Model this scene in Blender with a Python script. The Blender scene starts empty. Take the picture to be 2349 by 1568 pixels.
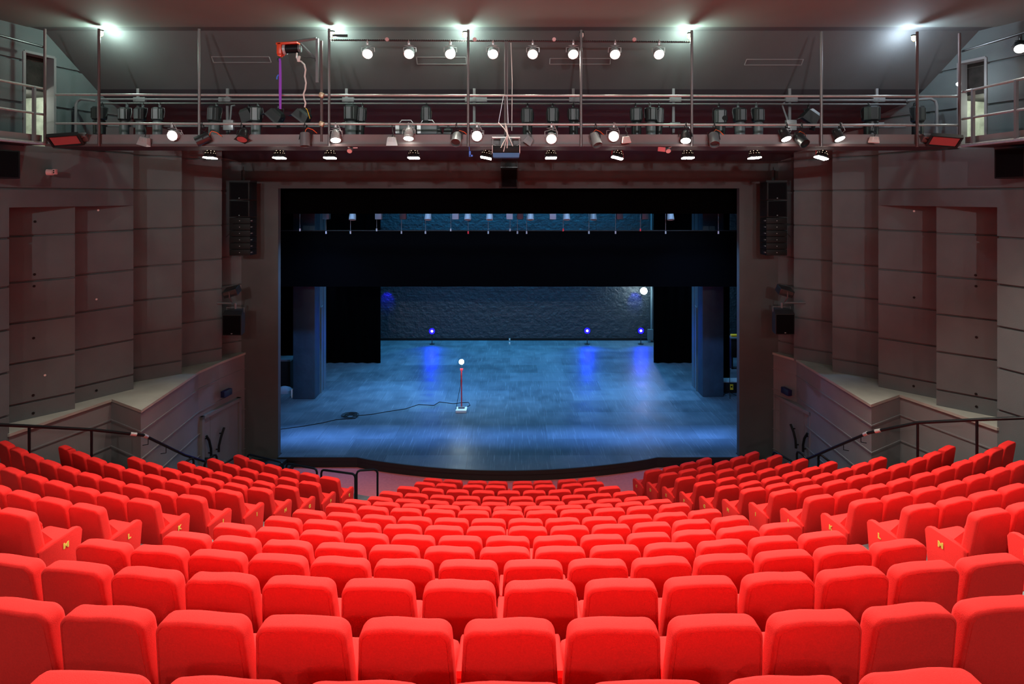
import bpy, bmesh, math, random
from mathutils import Vector, Matrix, Euler
random.seed(7)
PI = math.pi
SC = bpy.context.scene
COL = SC.collection
# ---------------------------------------------------------------- camera, world, exposure, large lights
E = 8.04            # eye height above the front floor of the auditorium
CX = 0.10
F = 1400.0          # focal length in pixels of a 2349 px wide frame
cam_data = bpy.data.cameras.new('camera')
cam = bpy.data.objects.new('camera', cam_data); COL.objects.link(cam)
cam.location = (CX, 0, E); cam.rotation_euler = (PI/2, 0, 0)
cam_data.sensor_width = 36.0; cam_data.lens = F/2349*36.0
cam_data.shift_y = -334.0/2349; cam_data.clip_end = 200; cam_data.clip_start = 0.05
SC.camera = cam
vs = SC.view_settings
vs.view_transform = 'Standard'; vs.look = 'None'; vs.gamma = 1; vs.use_curve_mapping = False
vs.exposure = 0.0
w = bpy.data.worlds.new('world'); SC.world = w; w.use_nodes = True
w.node_tree.nodes['Background'].inputs[0].default_value = (0.5, 0.5, 0.55, 1)
w.node_tree.nodes['Background'].inputs[1].default_value = 0.02

def lamp(kind, loc, power, color, aim=None, size=0.1, cone=None, blend=0.5, sx=None, sy=None):
    ld = bpy.data.lights.new('light', kind); ld.energy = power; ld.color = color
    if kind in ('POINT', 'SPOT'): ld.shadow_soft_size = size
    if kind == 'AREA':
        ld.shape = 'RECTANGLE'; ld.size = sx; ld.size_y = sy
    if cone: ld.spot_size = math.radians(cone); ld.spot_blend = blend
    o = bpy.data.objects.new('light', ld); COL.objects.link(o); o.location = loc
    if aim is not None:
        o.rotation_euler = (Vector(aim)-Vector(loc)).to_track_quat('-Z', 'Y').to_euler()
    return o
WARM = (1.0, 0.93, 0.84)
# house lights in the ceiling behind the camera
for x in (-9.5, -3.2, 3.2, 9.5):
    lamp('SPOT', (x, -4.6, E+3.2), 470, WARM, aim=(x*0.8, 2.5, E-5), size=0.10, cone=110, blend=0.7)
for x, y in ((-8.5, 4.5), (-3, 4.5), (3, 4.5), (8.5, 4.5), (-6.5, 9.5), (0, 9.5), (6.5, 9.5)):  # added overhead spots, unseen, that brighten the seat tops
    lamp('SPOT', (x, y, E+3.3), 850, WARM, aim=(x*0.9, y+0.2, 0), size=0.10, cone=88, blend=0.7)
for x in (-7.5, -2.6, 2.6, 7.5):      # narrow lamps at the back of the room aimed at the bridge
    lamp('SPOT', (x*0.8, -4.6, E+2.6), 1900, (0.96, 0.98, 1.0), aim=(x, 12.2, E+2.7), size=0.06, cone=36, blend=0.4)
# wide work lights in the flies over the stage, hidden by the borders
BL = (0.30, 0.56, 1.0)
# (depth, watts, colour, beam spread, length)
STAGE_L = [(19.72, 170, (0.14, 0.36, 1.0), 12, 15), (24.2, 250, (0.16, 0.46, 1.0), 36, 13), (27.2, 480, (0.16, 0.48, 1.0), 80, 13), (31.4, 1200, (0.08, 0.52, 1.0), 120, 13)]
for y, p, c, sp, sx in STAGE_L:
    o = lamp('AREA', (0, y, E+3.0), p, c, aim=(0, y, 0), sx=sx, sy=0.3); o.data.spread = math.radians(sp)

for s_ in (-1, 1):
    lamp('SPOT', (s_*6.0, 19.5, E-0.2), 700, (0.16, 0.42, 1.0), aim=(s_*7.4, 21.0, E-7.7), size=0.12, cone=100, blend=0.8)  # added unseen side spots that tint the piers and front corners blue
o = lamp('AREA', (0, 19.3, E-0.15), 200, (0.14, 0.42, 1.0), aim=(0, 21.3, E-7), sx=15, sy=0.12); o.data.spread = math.radians(110)
for s_ in (-1, 1):
    lamp('SPOT', (s_*5.6, 19.45, E-0.15), 380, (0.20, 0.50, 1.0), aim=(s_*6.9, 18.25, E-4.5), size=0.1, cone=70, blend=0.8)  # added unseen spots that light the proscenium reveals and apron corners
o = lamp('AREA', (0, 19.35, E+1.3), 160, (0.30, 0.60, 1.0), aim=(0, 20.6, E-0.5), sx=14, sy=0.2); o.data.spread = math.radians(60)  # added strip with no known fixture, turning the lantern fronts blue

# ---------------------------------------------------------------- materials
def mat(name, col, rough=0.6, metal=0.0, bump=None, vary=None, emit=None, spec=0.5, sheen=0.0, scale3=None):
    m = bpy.data.materials.new(name); m.use_nodes = True
    nt = m.node_tree; b = nt.nodes['Principled BSDF']
    b.inputs['Base Color'].default_value = (*col, 1); b.inputs['Roughness'].default_value = rough
    b.inputs['Metallic'].default_value = metal; b.inputs['Specular IOR Level'].default_value = spec
    if sheen: b.inputs['Sheen Weight'].default_value = sheen; b.inputs['Sheen Tint'].default_value = (*[min(1, c*1.4+0.1) for c in col], 1)
    if emit: b.inputs['Emission Color'].default_value = (*emit[0], 1); b.inputs['Emission Strength'].default_value = emit[1]
    tc = nt.nodes.new('ShaderNodeTexCoord'); mp = nt.nodes.new('ShaderNodeMapping')
    nt.links.new(tc.outputs['Object'], mp.inputs['Vector'])
    if scale3: mp.inputs['Scale'].default_value = scale3
    if vary:      # (scale, amount): patchy tone of the paint or cloth itself
        n = nt.nodes.new('ShaderNodeTexNoise'); n.inputs['Scale'].default_value = vary[0]; n.inputs['Detail'].default_value = 6
        nt.links.new(mp.outputs[0], n.inputs['Vector'])
        r = nt.nodes.new('ShaderNodeValToRGB'); e = r.color_ramp.elements
        a = vary[1]
        e[0].position = 0.3; e[1].position = 0.7
        e[0].color = (*[c*(1-a) for c in col], 1); e[1].color = (*[min(1, c*(1+a)) for c in col], 1)
        nt.links.new(n.outputs['Fac'], r.inputs['Fac']); nt.links.new(r.outputs['Color'], b.inputs['Base Color'])
    if bump:      # (scale, strength)
        n = nt.nodes.new('ShaderNodeTexNoise'); n.inputs['Scale'].default_value = bump[0]; n.inputs['Detail'].default_value = 5
        nt.links.new(mp.outputs[0], n.inputs['Vector'])
        bp = nt.nodes.new('ShaderNodeBump'); bp.inputs['Strength'].default_value = bump[1]; bp.inputs['Distance'].default_value = 0.02
        nt.links.new(n.outputs['Fac'], bp.inputs['Height']); nt.links.new(bp.outputs['Normal'], b.inputs['Normal'])
    return m

M = {}
M['red'] = mat('red_upholstery', (0.80, 0.025, 0.022), 0.85, bump=(260, 0.25), vary=(90, 0.06), spec=0.15, sheen=0.15)
M['pedestal'] = mat('black_metal', (0.02, 0.02, 0.02), 0.5)
M['yellow'] = mat('yellow_stitching', (0.85, 0.62, 0.10), 0.6)
M['wall'] = mat('brown_grey_wall_paint', (0.100, 0.124, 0.128), 0.75, bump=(60, 0.12), vary=(1.3, 0.10), spec=0.3)
M['pros'] = mat('dark_brown_wall_paint', (0.074, 0.082, 0.082), 0.8, bump=(60, 0.12), vary=(1.5, 0.08), spec=0.2)
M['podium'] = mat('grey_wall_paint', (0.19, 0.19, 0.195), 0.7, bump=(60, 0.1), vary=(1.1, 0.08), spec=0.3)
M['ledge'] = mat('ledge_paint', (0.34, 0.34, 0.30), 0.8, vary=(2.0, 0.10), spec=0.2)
M['ceil'] = mat('ceiling_paint', (0.155, 0.18, 0.168), 0.8, vary=(0.8, 0.06), bump=(40, 0.08), spec=0.2)
M['ceil_grey'] = mat('grey_ceiling_paint', (0.085, 0.090, 0.092), 0.8, vary=(0.8, 0.08), bump=(40, 0.1), spec=0.2)
M['ceil_red'] = mat('ceiling_red_brown_paint', (0.046, 0.046, 0.052), 0.8, vary=(0.8, 0.08), spec=0.2)
M['tier'] = mat('grey_tier_flooring', (0.14, 0.13, 0.125), 0.8, vary=(8, 0.10))
M['carpet'] = mat('red_flooring', (0.60, 0.13, 0.13), 0.8, vary=(14, 0.08), bump=(200, 0.2))
M['velvet'] = mat('black_serge', (0.0015, 0.0015, 0.0018), 1.0, spec=0.0)
M['black'] = mat('black_paint', (0.008, 0.008, 0.008), 0.6, spec=0.2)
M['gloss'] = mat('black_gloss', (0.006, 0.008, 0.010), 0.35, spec=0.18)
M['lip'] = mat('stage_lip_black', (0.012, 0.010, 0.009), 0.6)
M['steel'] = mat('galvanised_pipe', (0.42, 0.43, 0.41), 0.32, metal=0.35, vary=(20, 0.1))
M['dsteel'] = mat('dark_painted_pipe', (0.16, 0.15, 0.15), 0.40, metal=0.5)
M['brown'] = mat('brown_painted_steel', (0.09, 0.055, 0.055), 0.5)
M['grey'] = mat('grey_painted_steel', (0.16, 0.165, 0.17), 0.5)
M['fascia'] = mat('grey_fascia', (0.20, 0.185, 0.185), 0.55, vary=(2.5, 0.08))
M['fixture'] = mat('black_fixture', (0.018, 0.020, 0.021), 0.38)
M['fixture_grey'] = mat('grey_fixture', (0.13, 0.14, 0.145), 0.42)
M['alu'] = mat('bare_aluminium', (0.50, 0.52, 0.52), 0.3, metal=0.4)
M['pale'] = mat('pale_fixture_panel', (0.22, 0.23, 0.24), 0.5)
M['brass'] = mat('pale_brass', (0.55, 0.46, 0.30), 0.4, metal=0.3)
M['white'] = mat('off_white', (0.7, 0.68, 0.64), 0.5)
M['blue'] = mat('blue_plastic', (0.03, 0.20, 0.42), 0.5)
M['bblue'] = mat('bright_blue_tag', (0.03, 0.16, 0.75), 0.5)
M['gel'] = mat('red_gel', (0.42, 0.11, 0.11), 0.35)
M['orange'] = mat('orange_paint', (0.72, 0.07, 0.02), 0.35)
M['orange_cable'] = mat('orange_cable', (0.8, 0.13, 0.03), 0.5)
M['purple'] = mat('purple_webbing', (0.30, 0.06, 0.62), 0.7)
M['lens_on'] = mat('lit_lens', (1, 1, 1), 0.3, emit=((1.0, 0.96, 0.86), 30))
M['lens_bulk'] = mat('lit_bulkhead', (1, 1, 0.8), 0.3, emit=((0.9, 1.0, 0.62), 12))
M['lens_blue'] = mat('lit_blue_lens', (0.01, 0.01, 0.3), 0.3, emit=((0.004, 0.002, 1.0), 9))
M['lens_core'] = mat('lit_blue_core', (0.8, 0.85, 1), 0.3, emit=((0.6, 0.7, 1.0), 20))
M['lens_cool'] = mat('lit_cool_lamp', (1, 1, 1), 0.3, emit=((0.75, 0.95, 1.0), 60))
M['slot'] = mat('glowing_vent', (1, 0.9, 0.7), 0.5, emit=((1.0, 0.85, 0.6), 1.6))
M['glass'] = mat('dark_glass', (0.05, 0.03, 0.03), 0.1)
M['red_paint'] = mat('red_paint', (0.62, 0.03, 0.04), 0.4)
M['pinkish'] = mat('white_camera_shell', (0.70, 0.45, 0.44), 0.4)
M['stage_col'] = mat('blue_black_plaster', (0.030, 0.060, 0.090), 0.55, bump=(3.0, 0.9), vary=(2, 0.2))
M['stage_trim'] = mat('teal_black_paint', (0.10, 0.15, 0.17), 0.5)
M['concrete'] = mat('rough_white_concrete', (0.42, 0.44, 0.38), 0.9, bump=(6, 1.0), vary=(5, 0.25))
M['shaded_concrete'] = mat('shaded_concrete', (0.025, 0.022, 0.02), 0.95, bump=(9, 1.0), vary=(4, 0.5))
M['grille'] = mat('speaker_grille', (0.004, 0.004, 0.005), 0.8, spec=0.05)
M['yel'] = mat('yellow_label', (0.85, 0.55, 0.02), 0.5)

def brick():
    m = mat('painted_brick', (0.026, 0.042, 0.052), 0.4)
    nt = m.node_tree; b = nt.nodes['Principled BSDF']
    tc = nt.nodes.new('ShaderNodeTexCoord'); mp = nt.nodes.new('ShaderNodeMapping'); mp.inputs['Rotation'].default_value = (PI/2, 0, 0)
    nt.links.new(tc.outputs['Object'], mp.inputs['Vector'])
    br = nt.nodes.new('ShaderNodeTexBrick'); br.inputs['Scale'].default_value = 1.0
    br.inputs['Brick Width'].default_value = 0.42; br.inputs['Row Height'].default_value = 0.15; br.inputs['Mortar Size'].default_value = 0.018
    br.inputs['Color1'].default_value = (0.8, 0.8, 0.8, 1); br.inputs['Color2'].default_value = (1, 1, 1, 1); br.inputs['Mortar'].default_value = (0, 0, 0, 1)
    nt.links.new(mp.outputs[0], br.inputs['Vector'])
    n = nt.nodes.new('ShaderNodeTexNoise'); n.inputs['Scale'].default_value = 5; n.inputs['Detail'].default_value = 8
    nt.links.new(tc.outputs['Object'], n.inputs['Vector'])
    mx = nt.nodes.new('ShaderNodeMath'); mx.operation = 'MULTIPLY_ADD'; mx.inputs[1].default_value = 0.9
    nt.links.new(n.outputs['Fac'], mx.inputs[0]); nt.links.new(br.outputs['Color'], mx.inputs[2])
    bp = nt.nodes.new('ShaderNodeBump'); bp.inputs['Strength'].default_value = 1.0; bp.inputs['Distance'].default_value = 0.09
    nt.links.new(mx.outputs[0], bp.inputs['Height']); nt.links.new(bp.outputs['Normal'], b.inputs['Normal'])
    return m
M['brick'] = brick()

def stage_floor_mat():
    m = mat('scuffed_stage_floor', (0.10, 0.13, 0.16), 0.42, spec=0.22)
    nt = m.node_tree; b = nt.nodes['Principled BSDF']
    tc = nt.nodes.new('ShaderNodeTexCoord')
    def noise(scale, sc3, rot=0.0, det=6):
        mp = nt.nodes.new('ShaderNodeMapping'); mp.inputs['Scale'].default_value = sc3; mp.inputs['Rotation'].default_value = (0, 0, rot)
        nt.links.new(tc.outputs['Object'], mp.inputs['Vector'])
        n = nt.nodes.new('ShaderNodeTexNoise'); n.inputs['Scale'].default_value = scale; n.inputs['Detail'].default_value = det
        nt.links.new(mp.outputs[0], n.inputs['Vector']); return n
    a = noise(1.5, (1, 1, 1)); c = noise(3, (11, 0.30, 1), 0.35); d = noise(3, (11, 0.30, 1), -0.25)
    mxx = nt.nodes.new('ShaderNodeMath'); mxx.operation = 'MAXIMUM'
    nt.links.new(c.outputs['Fac'], mxx.inputs[0]); nt.links.new(d.outputs['Fac'], mxx.inputs[1])
    rs = nt.nodes.new('ShaderNodeValToRGB'); rs.color_ramp.elements[0].position = 0.60; rs.color_ramp.elements[1].position = 0.82
    nt.links.new(mxx.outputs[0], rs.inputs['Fac'])
    base = nt.nodes.new('ShaderNodeValToRGB'); e = base.color_ramp.elements
    e[0].position = 0.3; e[1].position = 0.7; e[0].color = (0.055, 0.075, 0.092, 1); e[1].color = (0.098, 0.125, 0.148, 1)
    nt.links.new(a.outputs['Fac'], base.inputs['Fac'])
    # sheets of hardboard laid side by side
    mpb = nt.nodes.new('ShaderNodeMapping'); nt.links.new(tc.outputs['Object'], mpb.inputs['Vector'])
    br = nt.nodes.new('ShaderNodeTexBrick'); br.inputs['Scale'].default_value = 1; br.inputs['Brick Width'].default_value = 2.44
    br.inputs['Row Height'].default_value = 1.22; br.inputs['Mortar Size'].default_value = 0.006
    br.inputs['Color1'].default_value = (0.72, 0.72, 0.72, 1); br.inputs['Color2'].default_value = (1.15, 1.15, 1.15, 1); br.inputs['Mortar'].default_value = (0.45, 0.45, 0.45, 1)
    nt.links.new(mpb.outputs[0], br.inputs['Vector'])
    mul = nt.nodes.new('ShaderNodeMix'); mul.data_type = 'RGBA'; mul.blend_type = 'MULTIPLY'; mul.inputs[0].default_value = 1
    nt.links.new(base.outputs['Color'], mul.inputs[6]); nt.links.new(br.outputs['Color'], mul.inputs[7])
    mix = nt.nodes.new('ShaderNodeMix'); mix.data_type = 'RGBA'; mix.inputs[7].default_value = (0.21, 0.25, 0.27, 1)
    nt.links.new(rs.outputs['Color'], mix.inputs[0]); nt.links.new(mul.outputs[2], mix.inputs[6])
    nt.links.new(mix.outputs[2], b.inputs['Base Color'])
    rr = nt.nodes.new('ShaderNodeMapRange'); rr.inputs[1].default_value = 0.3; rr.inputs[2].default_value = 0.7; rr.inputs[3].default_value = 0.38; rr.inputs[4].default_value = 0.52
    nt.links.new(a.outputs['Fac'], rr.inputs[0]); nt.links.new(rr.outputs[0], b.inputs['Roughness'])
    return m
M['stage'] = stage_floor_mat()

# ---------------------------------------------------------------- mesh helpers
class MB:
    """collects shapes and links them as ONE mesh object"""
    def __init__(s): s.bm = bmesh.new()
    def face(s, pts):
        vs_ = [s.bm.verts.new(p) for p in pts]; s.bm.faces.new(vs_); return s
    def box(s, c, d, rot=None, bev=0):
        t = bmesh.new(); bmesh.ops.create_cube(t, size=1)
        bmesh.ops.scale(t, vec=d, verts=t.verts)
        if bev: bmesh.ops.bevel(t, geom=t.edges[:], offset=bev, segments=2, affect='EDGES', profile=0.5)
        mtx = Matrix.Translation(c)
        if rot is not None: mtx = mtx @ (rot.to_matrix().to_4x4() if not isinstance(rot, tuple) else Euler(rot).to_matrix().to_4x4())
        t.transform(mtx); return s._add(t)
    def _add(s, t):
        me = bpy.data.meshes.new('tmp'); t.to_mesh(me); t.free(); s.bm.from_mesh(me); bpy.data.meshes.remove(me); return s
    def prism(s, poly, z0, z1):        # plan polygon extruded upwards
        n = len(poly); a = [s.bm.verts.new((p[0], p[1], z0)) for p in poly]; b = [s.bm.verts.new((p[0], p[1], z1)) for p in poly]
        s.bm.faces.new(a[::-1]); s.bm.faces.new(b)
        for i in range(n): s.bm.faces.new((a[i], a[(i+1) % n], b[(i+1) % n], b[i]))
        return s
    def loft(s, rings, close=True, cap=True):
        R = [[s.bm.verts.new(p) for p in r] for r in rings]; n = len(R[0])
        for i in range(len(R)-1):
            for j in range(n if close else n-1):
                s.bm.faces.new((R[i][j], R[i][(j+1) % n], R[i+1][(j+1) % n], R[i+1][j]))
        if cap: s.bm.faces.new(R[0][::-1]); s.bm.faces.new(R[-1])
        return s
    def tube(s, pts, r, seg=10, closed=False):
        pts = [Vector(p) for p in pts]; n = len(pts); rings = []
        up = None
        for i, p in enumerate(pts):
            if closed: t = (pts[(i+1) % n]-pts[i-1]).normalized()
            else:
                t = Vector((0, 0, 0))
                if i > 0: t += (p-pts[i-1]).normalized()
                if i < n-1: t += (pts[i+1]-p).normalized()
                t.normalize()
            if up is None:
                up = Vector((0, 0, 1)) if abs(t.z) < 0.9 else Vector((1, 0, 0))
            u = (up - t*up.dot(t)).normalized(); v = t.cross(u); up = u
            rings.append([p + (u*math.cos(a)+v*math.sin(a))*r for a in [2*PI*k/seg for k in range(seg)]])
        if closed: rings.append(rings[0]); return s.loft(rings, cap=False)
        return s.loft(rings)
    def lathe(s, prof, mtx=None, seg=20):   # profile [(r, z)] turned about the local z axis
        mtx = mtx or Matrix.Identity(4)
        rings = [[mtx @ Vector((max(r, 1e-4)*math.cos(2*PI*k/seg), max(r, 1e-4)*math.sin(2*PI*k/seg), z)) for k in range(seg)] for r, z in prof]
        return s.loft(rings)
    def cyl(s, p0, p1, r, seg=14, r2=None):
        p0, p1 = Vector(p0), Vector(p1); q = (p1-p0).to_track_quat('Z', 'Y').to_matrix().to_4x4()
        return s.lathe([(r, 0), (r2 if r2 is not None else r, (p1-p0).length)], Matrix.Translation(p0) @ q, seg)
    def ball(s, c, r, seg=14):
        return s.lathe([(r*math.sin(PI*k/8), -r*math.cos(PI*k/8)) for k in range(9)], Matrix.Translation(c), seg)
    def build(s, name, m, parent=None, smooth=True, ang=35):
        bmesh.ops.remove_doubles(s.bm, verts=s.bm.verts, dist=1e-6)
        bmesh.ops.recalc_face_normals(s.bm, faces=s.bm.faces)
        me = bpy.data.meshes.new(name); s.bm.to_mesh(me); s.bm.free()
        me.materials.append(M[m] if isinstance(m, str) else m)
        if smooth: me.shade_smooth(); me.set_sharp_from_angle(angle=math.radians(ang))
        o = bpy.data.objects.new(name, me); COL.objects.link(o)
        if parent is not None: o.parent = parent
        return o
def structure(o): o['kind'] = 'structure'; return o
def tag(o, label, cat, group=None):
    o['label'] = label; o['category'] = cat
    if group: o['group'] = group
    return o
def thing(name, label, cat, loc=(0, 0, 0), rz=0, group=None, rot=None):
    o = bpy.data.objects.new(name, None); COL.objects.link(o); o.empty_display_size = 0.1
    o.location = loc; o.rotation_euler = rot if rot else (0, 0, rz)
    return tag(o, label, cat, group)
def copy_tree(o, parent=None):
    c = o.copy(); COL.objects.link(c)
    if parent is not None: c.parent = parent
    for ch in list(o.children): copy_tree(ch, c)
    return c
def P(x, y, Y):                      # a point of the room at depth Y seen at photo pixel (x, y)
    return Vector((CX+(x-1174.5)/F*Y, Y, E-(y-450)/F*Y))
def G(x, y, drop):                   # plan position of a pixel lying on the level 'drop' below the eye
    Y = drop*F/(y-450); return Vector((CX+(x-1174.5)/F*Y, Y))
ORD = ['zeroth', 'first', 'second', 'third', 'fourth', 'fifth', 'sixth', 'seventh', 'eighth', 'ninth', 'tenth', 'eleventh', 'twelfth', 'thirteenth', 'fourteenth']
# ---------------------------------------------------------------- the room shell
YP = 18.15                     # plane of the proscenium wall
DS = 7.755                     # stage floor below the eye
ZS = E-DS
HL = 4.64                      # ledge of the side podiums below the eye
ZL = E-HL
ZTOP = E+3.42
GROOVES = [3.57, 2.72, 1.87, 1.03, 0.155, -0.82, -1.77, -2.612, -3.445, -4.29]     # heights of the wall grooves relative to the eye
PGROOVES = [-5.12, -5.72, -6.32, -6.90, -7.50]

def grooved(mb, a, b, z0, z1, grooves, th=0.3, side=1, gh=0.045, gd=0.05):
    """a vertical slab from plan point a to b (its face), thickness th away from the room, with recessed grooves"""
    a, b = Vector(a), Vector(b); d = (b-a).normalized(); n = Vector((-d.y, d.x))*side
    cuts = sorted([g for g in grooves if z0+0.05 < g < z1-0.05])
    z = z0
    def slab(za, zb, inset):
        mb.prism([a+n*inset, b+n*inset, b+n*th, a+n*th] if side > 0 else [a+n*inset, a+n*th, b+n*th, b+n*inset], za, zb)
    for g in cuts:
        slab(z, g-gh/2, 0); slab(g-gh/2, g+gh/2, gd); z = g+gh/2
    slab(z, z1, 0)

SIDES = {
 'left': dict(sg=1,
   panels=[((23, 970), (172, 937)), ((172, 925), (306, 892)), ((306, 876), (417, 857)), ((417, 842), (509, 826)), ((509, 814), (553, 808))],
   podium=[(566, 806), (503, 830), (455, 851), (323, 939), (255, 914), (21, 993)]),
 'right': dict(sg=-1,
   panels=[((2287.5, 956.5), (2148, 929)), ((2145, 913), (2015, 886.7)), ((2015, 869.7), (1909.5, 852)), ((1908.6, 838), (1821, 823)), ((1821, 815.5), (1776, 806))],
   podium=[(1764, 805), (1827, 823), (1873, 851), (1999, 926.6), (2064.7, 903.7), (2287.5, 979)]),
}
DOOR = {'left': (55, 125, 125, 318), 'right': (2262, 2199, 138, 305)}
GZ = [E+g for g in GROOVES]
for side, S in SIDES.items():
    sg = S['sg']
    pts = [(G(*a, HL), G(*b, HL)) for a, b in S['panels']]
    S['pts'] = pts
    # recessed and stepped wall panels standing on the ledge
    mb = MB()
    for i, (a, b) in enumerate(pts):
        d = (b-a).normalized(); a2 = a-d*(0.35 if i else 0.5)
        if i == 4: b = b + d*0.5
        top = E-0.22 if i < 2 else E+2.6
        grooved(mb, a2, b, ZL-0.05, top, GZ, 0.25, sg)
    structure(mb.build('wall_%s_panels' % side, 'wall', ang=30))
    # upper wall and header: one plane from the front of p1 to the end of p2
    c1, c3 = G(*S['podium'][5], HL), pts[1][1]
    d = (c3-c1).normalized(); c0 = c1-d*16
    S['c1'], S['d'] = c1, d
    def on_plane(px):            # where the sight line of pixel column px meets the plane
        k = (px-1174.5)/F        # X = CX + k*Y ; point = c1 + d*s
        s_ = (CX+k*c1.y-c1.x)/(d.x-k*d.y); return c1+d*s_
    n1, n2, yt, yb = DOOR[side]
    da, db = on_plane(n1), on_plane(n2)
    zt = E-(yt-450)/F*((da.y+db.y)/2); zb = E+1.03
    S['door'] = (da, db, zb, zt)
    mb = MB()
    grooved(mb, c0, da, E-0.22, ZTOP+0.3, GZ, 0.25, sg)
    grooved(mb, db, c3, E-0.22, ZTOP+0.3, GZ, 0.25, sg)
    grooved(mb, da, db, E-0.22, zb, GZ, 0.25, sg)
    grooved(mb, da, db, zt, ZTOP+0.3, GZ, 0.25, sg)
    grooved(mb, c0, c1, ZL-3.6, E-0.22, GZ, 0.25, sg)
    structure(mb.build('wall_%s' % side, 'wall', ang=30))
    # podium below the ledge
    pod = [G(*p, HL) for p in S['podium']]
    S['pod'] = pod
    pod[0] = pod[0] + (pod[0]-pod[1]).normalized()*0.1
    body = pod + [Vector((pod[5].x-sg*2.5, pod[5].y+0.2)), Vector((pod[0].x-sg*2.5, pod[0].y))]
    def inset(poly, t):
        out = []
        n_ = len(poly)
        for i, p in enumerate(poly):
            e1 = (p-poly[i-1]).normalized(); e2 = (poly[(i+1) % n_]-p).normalized()
            n1, n2 = Vector((e1.y, -e1.x))*sg, Vector((e2.y, -e2.x))*sg
            m_ = (n1+n2).normalized(); out.append(p+m_*(t/max(0.5, m_.dot(n1))))
        return out
    
    ins = inset(body, 0.022)
    if (ins[1]-body[1]).x*sg < 0: ins = inset(body, -0.022)
    mb = MB(); z = 0.0
    for g in sorted([E+g for g in PGROOVES]):
        mb.prism(body, z, g-0.014); mb.prism(ins, g-0.014, g+0.014); z = g+0.014
    mb.prism(body, z, ZL-0.06)
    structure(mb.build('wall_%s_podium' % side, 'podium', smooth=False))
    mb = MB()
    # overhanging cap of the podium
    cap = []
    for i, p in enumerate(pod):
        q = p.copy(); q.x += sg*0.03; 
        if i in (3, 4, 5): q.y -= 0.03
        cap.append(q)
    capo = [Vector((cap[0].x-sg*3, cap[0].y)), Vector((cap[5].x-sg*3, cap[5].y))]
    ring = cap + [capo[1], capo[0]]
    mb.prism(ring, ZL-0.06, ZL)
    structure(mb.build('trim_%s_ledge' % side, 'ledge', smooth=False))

# small room seen through the doorway at gallery level
for side, S in SIDES.items():
    sg = S['sg']; da, db, zb, zt = S['door']; d = S['d']; n = Vector((-d.y, d.x))*sg
    mb = MB()
    a, b = da-d*0.25, db+d*0.5
    a1, b1 = a+n*1.5, b+n*1.5
    a0, b0 = a+n*0.25, b+n*0.25
    mb.face([(a1.x, a1.y, zb-0.3), (b1.x, b1.y, zb-0.3), (b1.x, b1.y, zt+0.3), (a1.x, a1.y, zt+0.3)])
    mb.face([(b0.x, b0.y, zb-0.3), (b1.x, b1.y, zb-0.3), (b1.x, b1.y, zt+0.3), (b0.x, b0.y, zt+0.3)])
    mb.face([(a0.x, a0.y, zb-0.3), (a1.x, a1.y, zb-0.3), (a1.x, a1.y, zt+0.3), (a0.x, a0.y, zt+0.3)])
    mb.face([(a0.x, a0.y, zb), (b0.x, b0.y, zb), (b1.x, b1.y, zb), (a1.x, a1.y, zb)])
    mb.face([(a0.x, a0.y, zt-0.1), (b0.x, b0.y, zt-0.1), (b1.x, b1.y, zt-0.1), (a1.x, a1.y, zt-0.1)])
    structure(mb.build('wall_%s_stairwell' % side, 'concrete'))
    mb = MB(); mm = zb+(zt-zb)*0.62
    p0, p1, q0, q1 = a0+n*0.02, b0+n*0.02, a1-n*0.01, b1-n*0.01
    mb.prism([p0, p1, q1, q0], mm, zt)  # solid stair soffit; its near-black colour holds the shade of the space above
    structure(mb.build('ceiling_%s_stairwell' % side, 'shaded_concrete', smooth=False))
    mb = MB()
    for p in (da, db): mb.box((p.x+n.x*0.1, p.y+n.y*0.1, (zb+zt)/2), (0.05, 0.24, zt-zb), rot=(0, 0, math.atan2(n.y, n.x)-PI/2))
    m_ = (da+db)/2; mb.box((m_.x+n.x*0.1, m_.y+n.y*0.1, zt), ((db-da).length, 0.24, 0.05), rot=(0, 0, math.atan2(d.y, d.x)))
    structure(mb.build('door_%d' % (1 if side == 'left' else 2), 'podium', smooth=False))
    c = (da+db)/2+n*0.8; lamp('POINT', (c.x, c.y, zb+(zt-zb)*0.5), 30, (0.92, 1.0, 0.86), size=0.05)

# proscenium wall
XP0, XP1 = P(638, 450, YP).x, P(1696, 450, YP).x
ZPT = E+0.235
mb = MB()
mb.prism([(-12, YP), (XP0, YP), (XP0, YP+0.2), (-12, YP+0.2)], -0.2, E+3)
mb.prism([(XP1, YP), (12, YP), (12, YP+0.2), (XP1, YP+0.2)], -0.2, E+3)
mb.prism([(XP0, YP), (XP1, YP), (XP1, YP+0.2), (XP0, YP+0.2)], ZPT, E+3)
structure(mb.build('wall_proscenium', 'pros', smooth=False))
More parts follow.
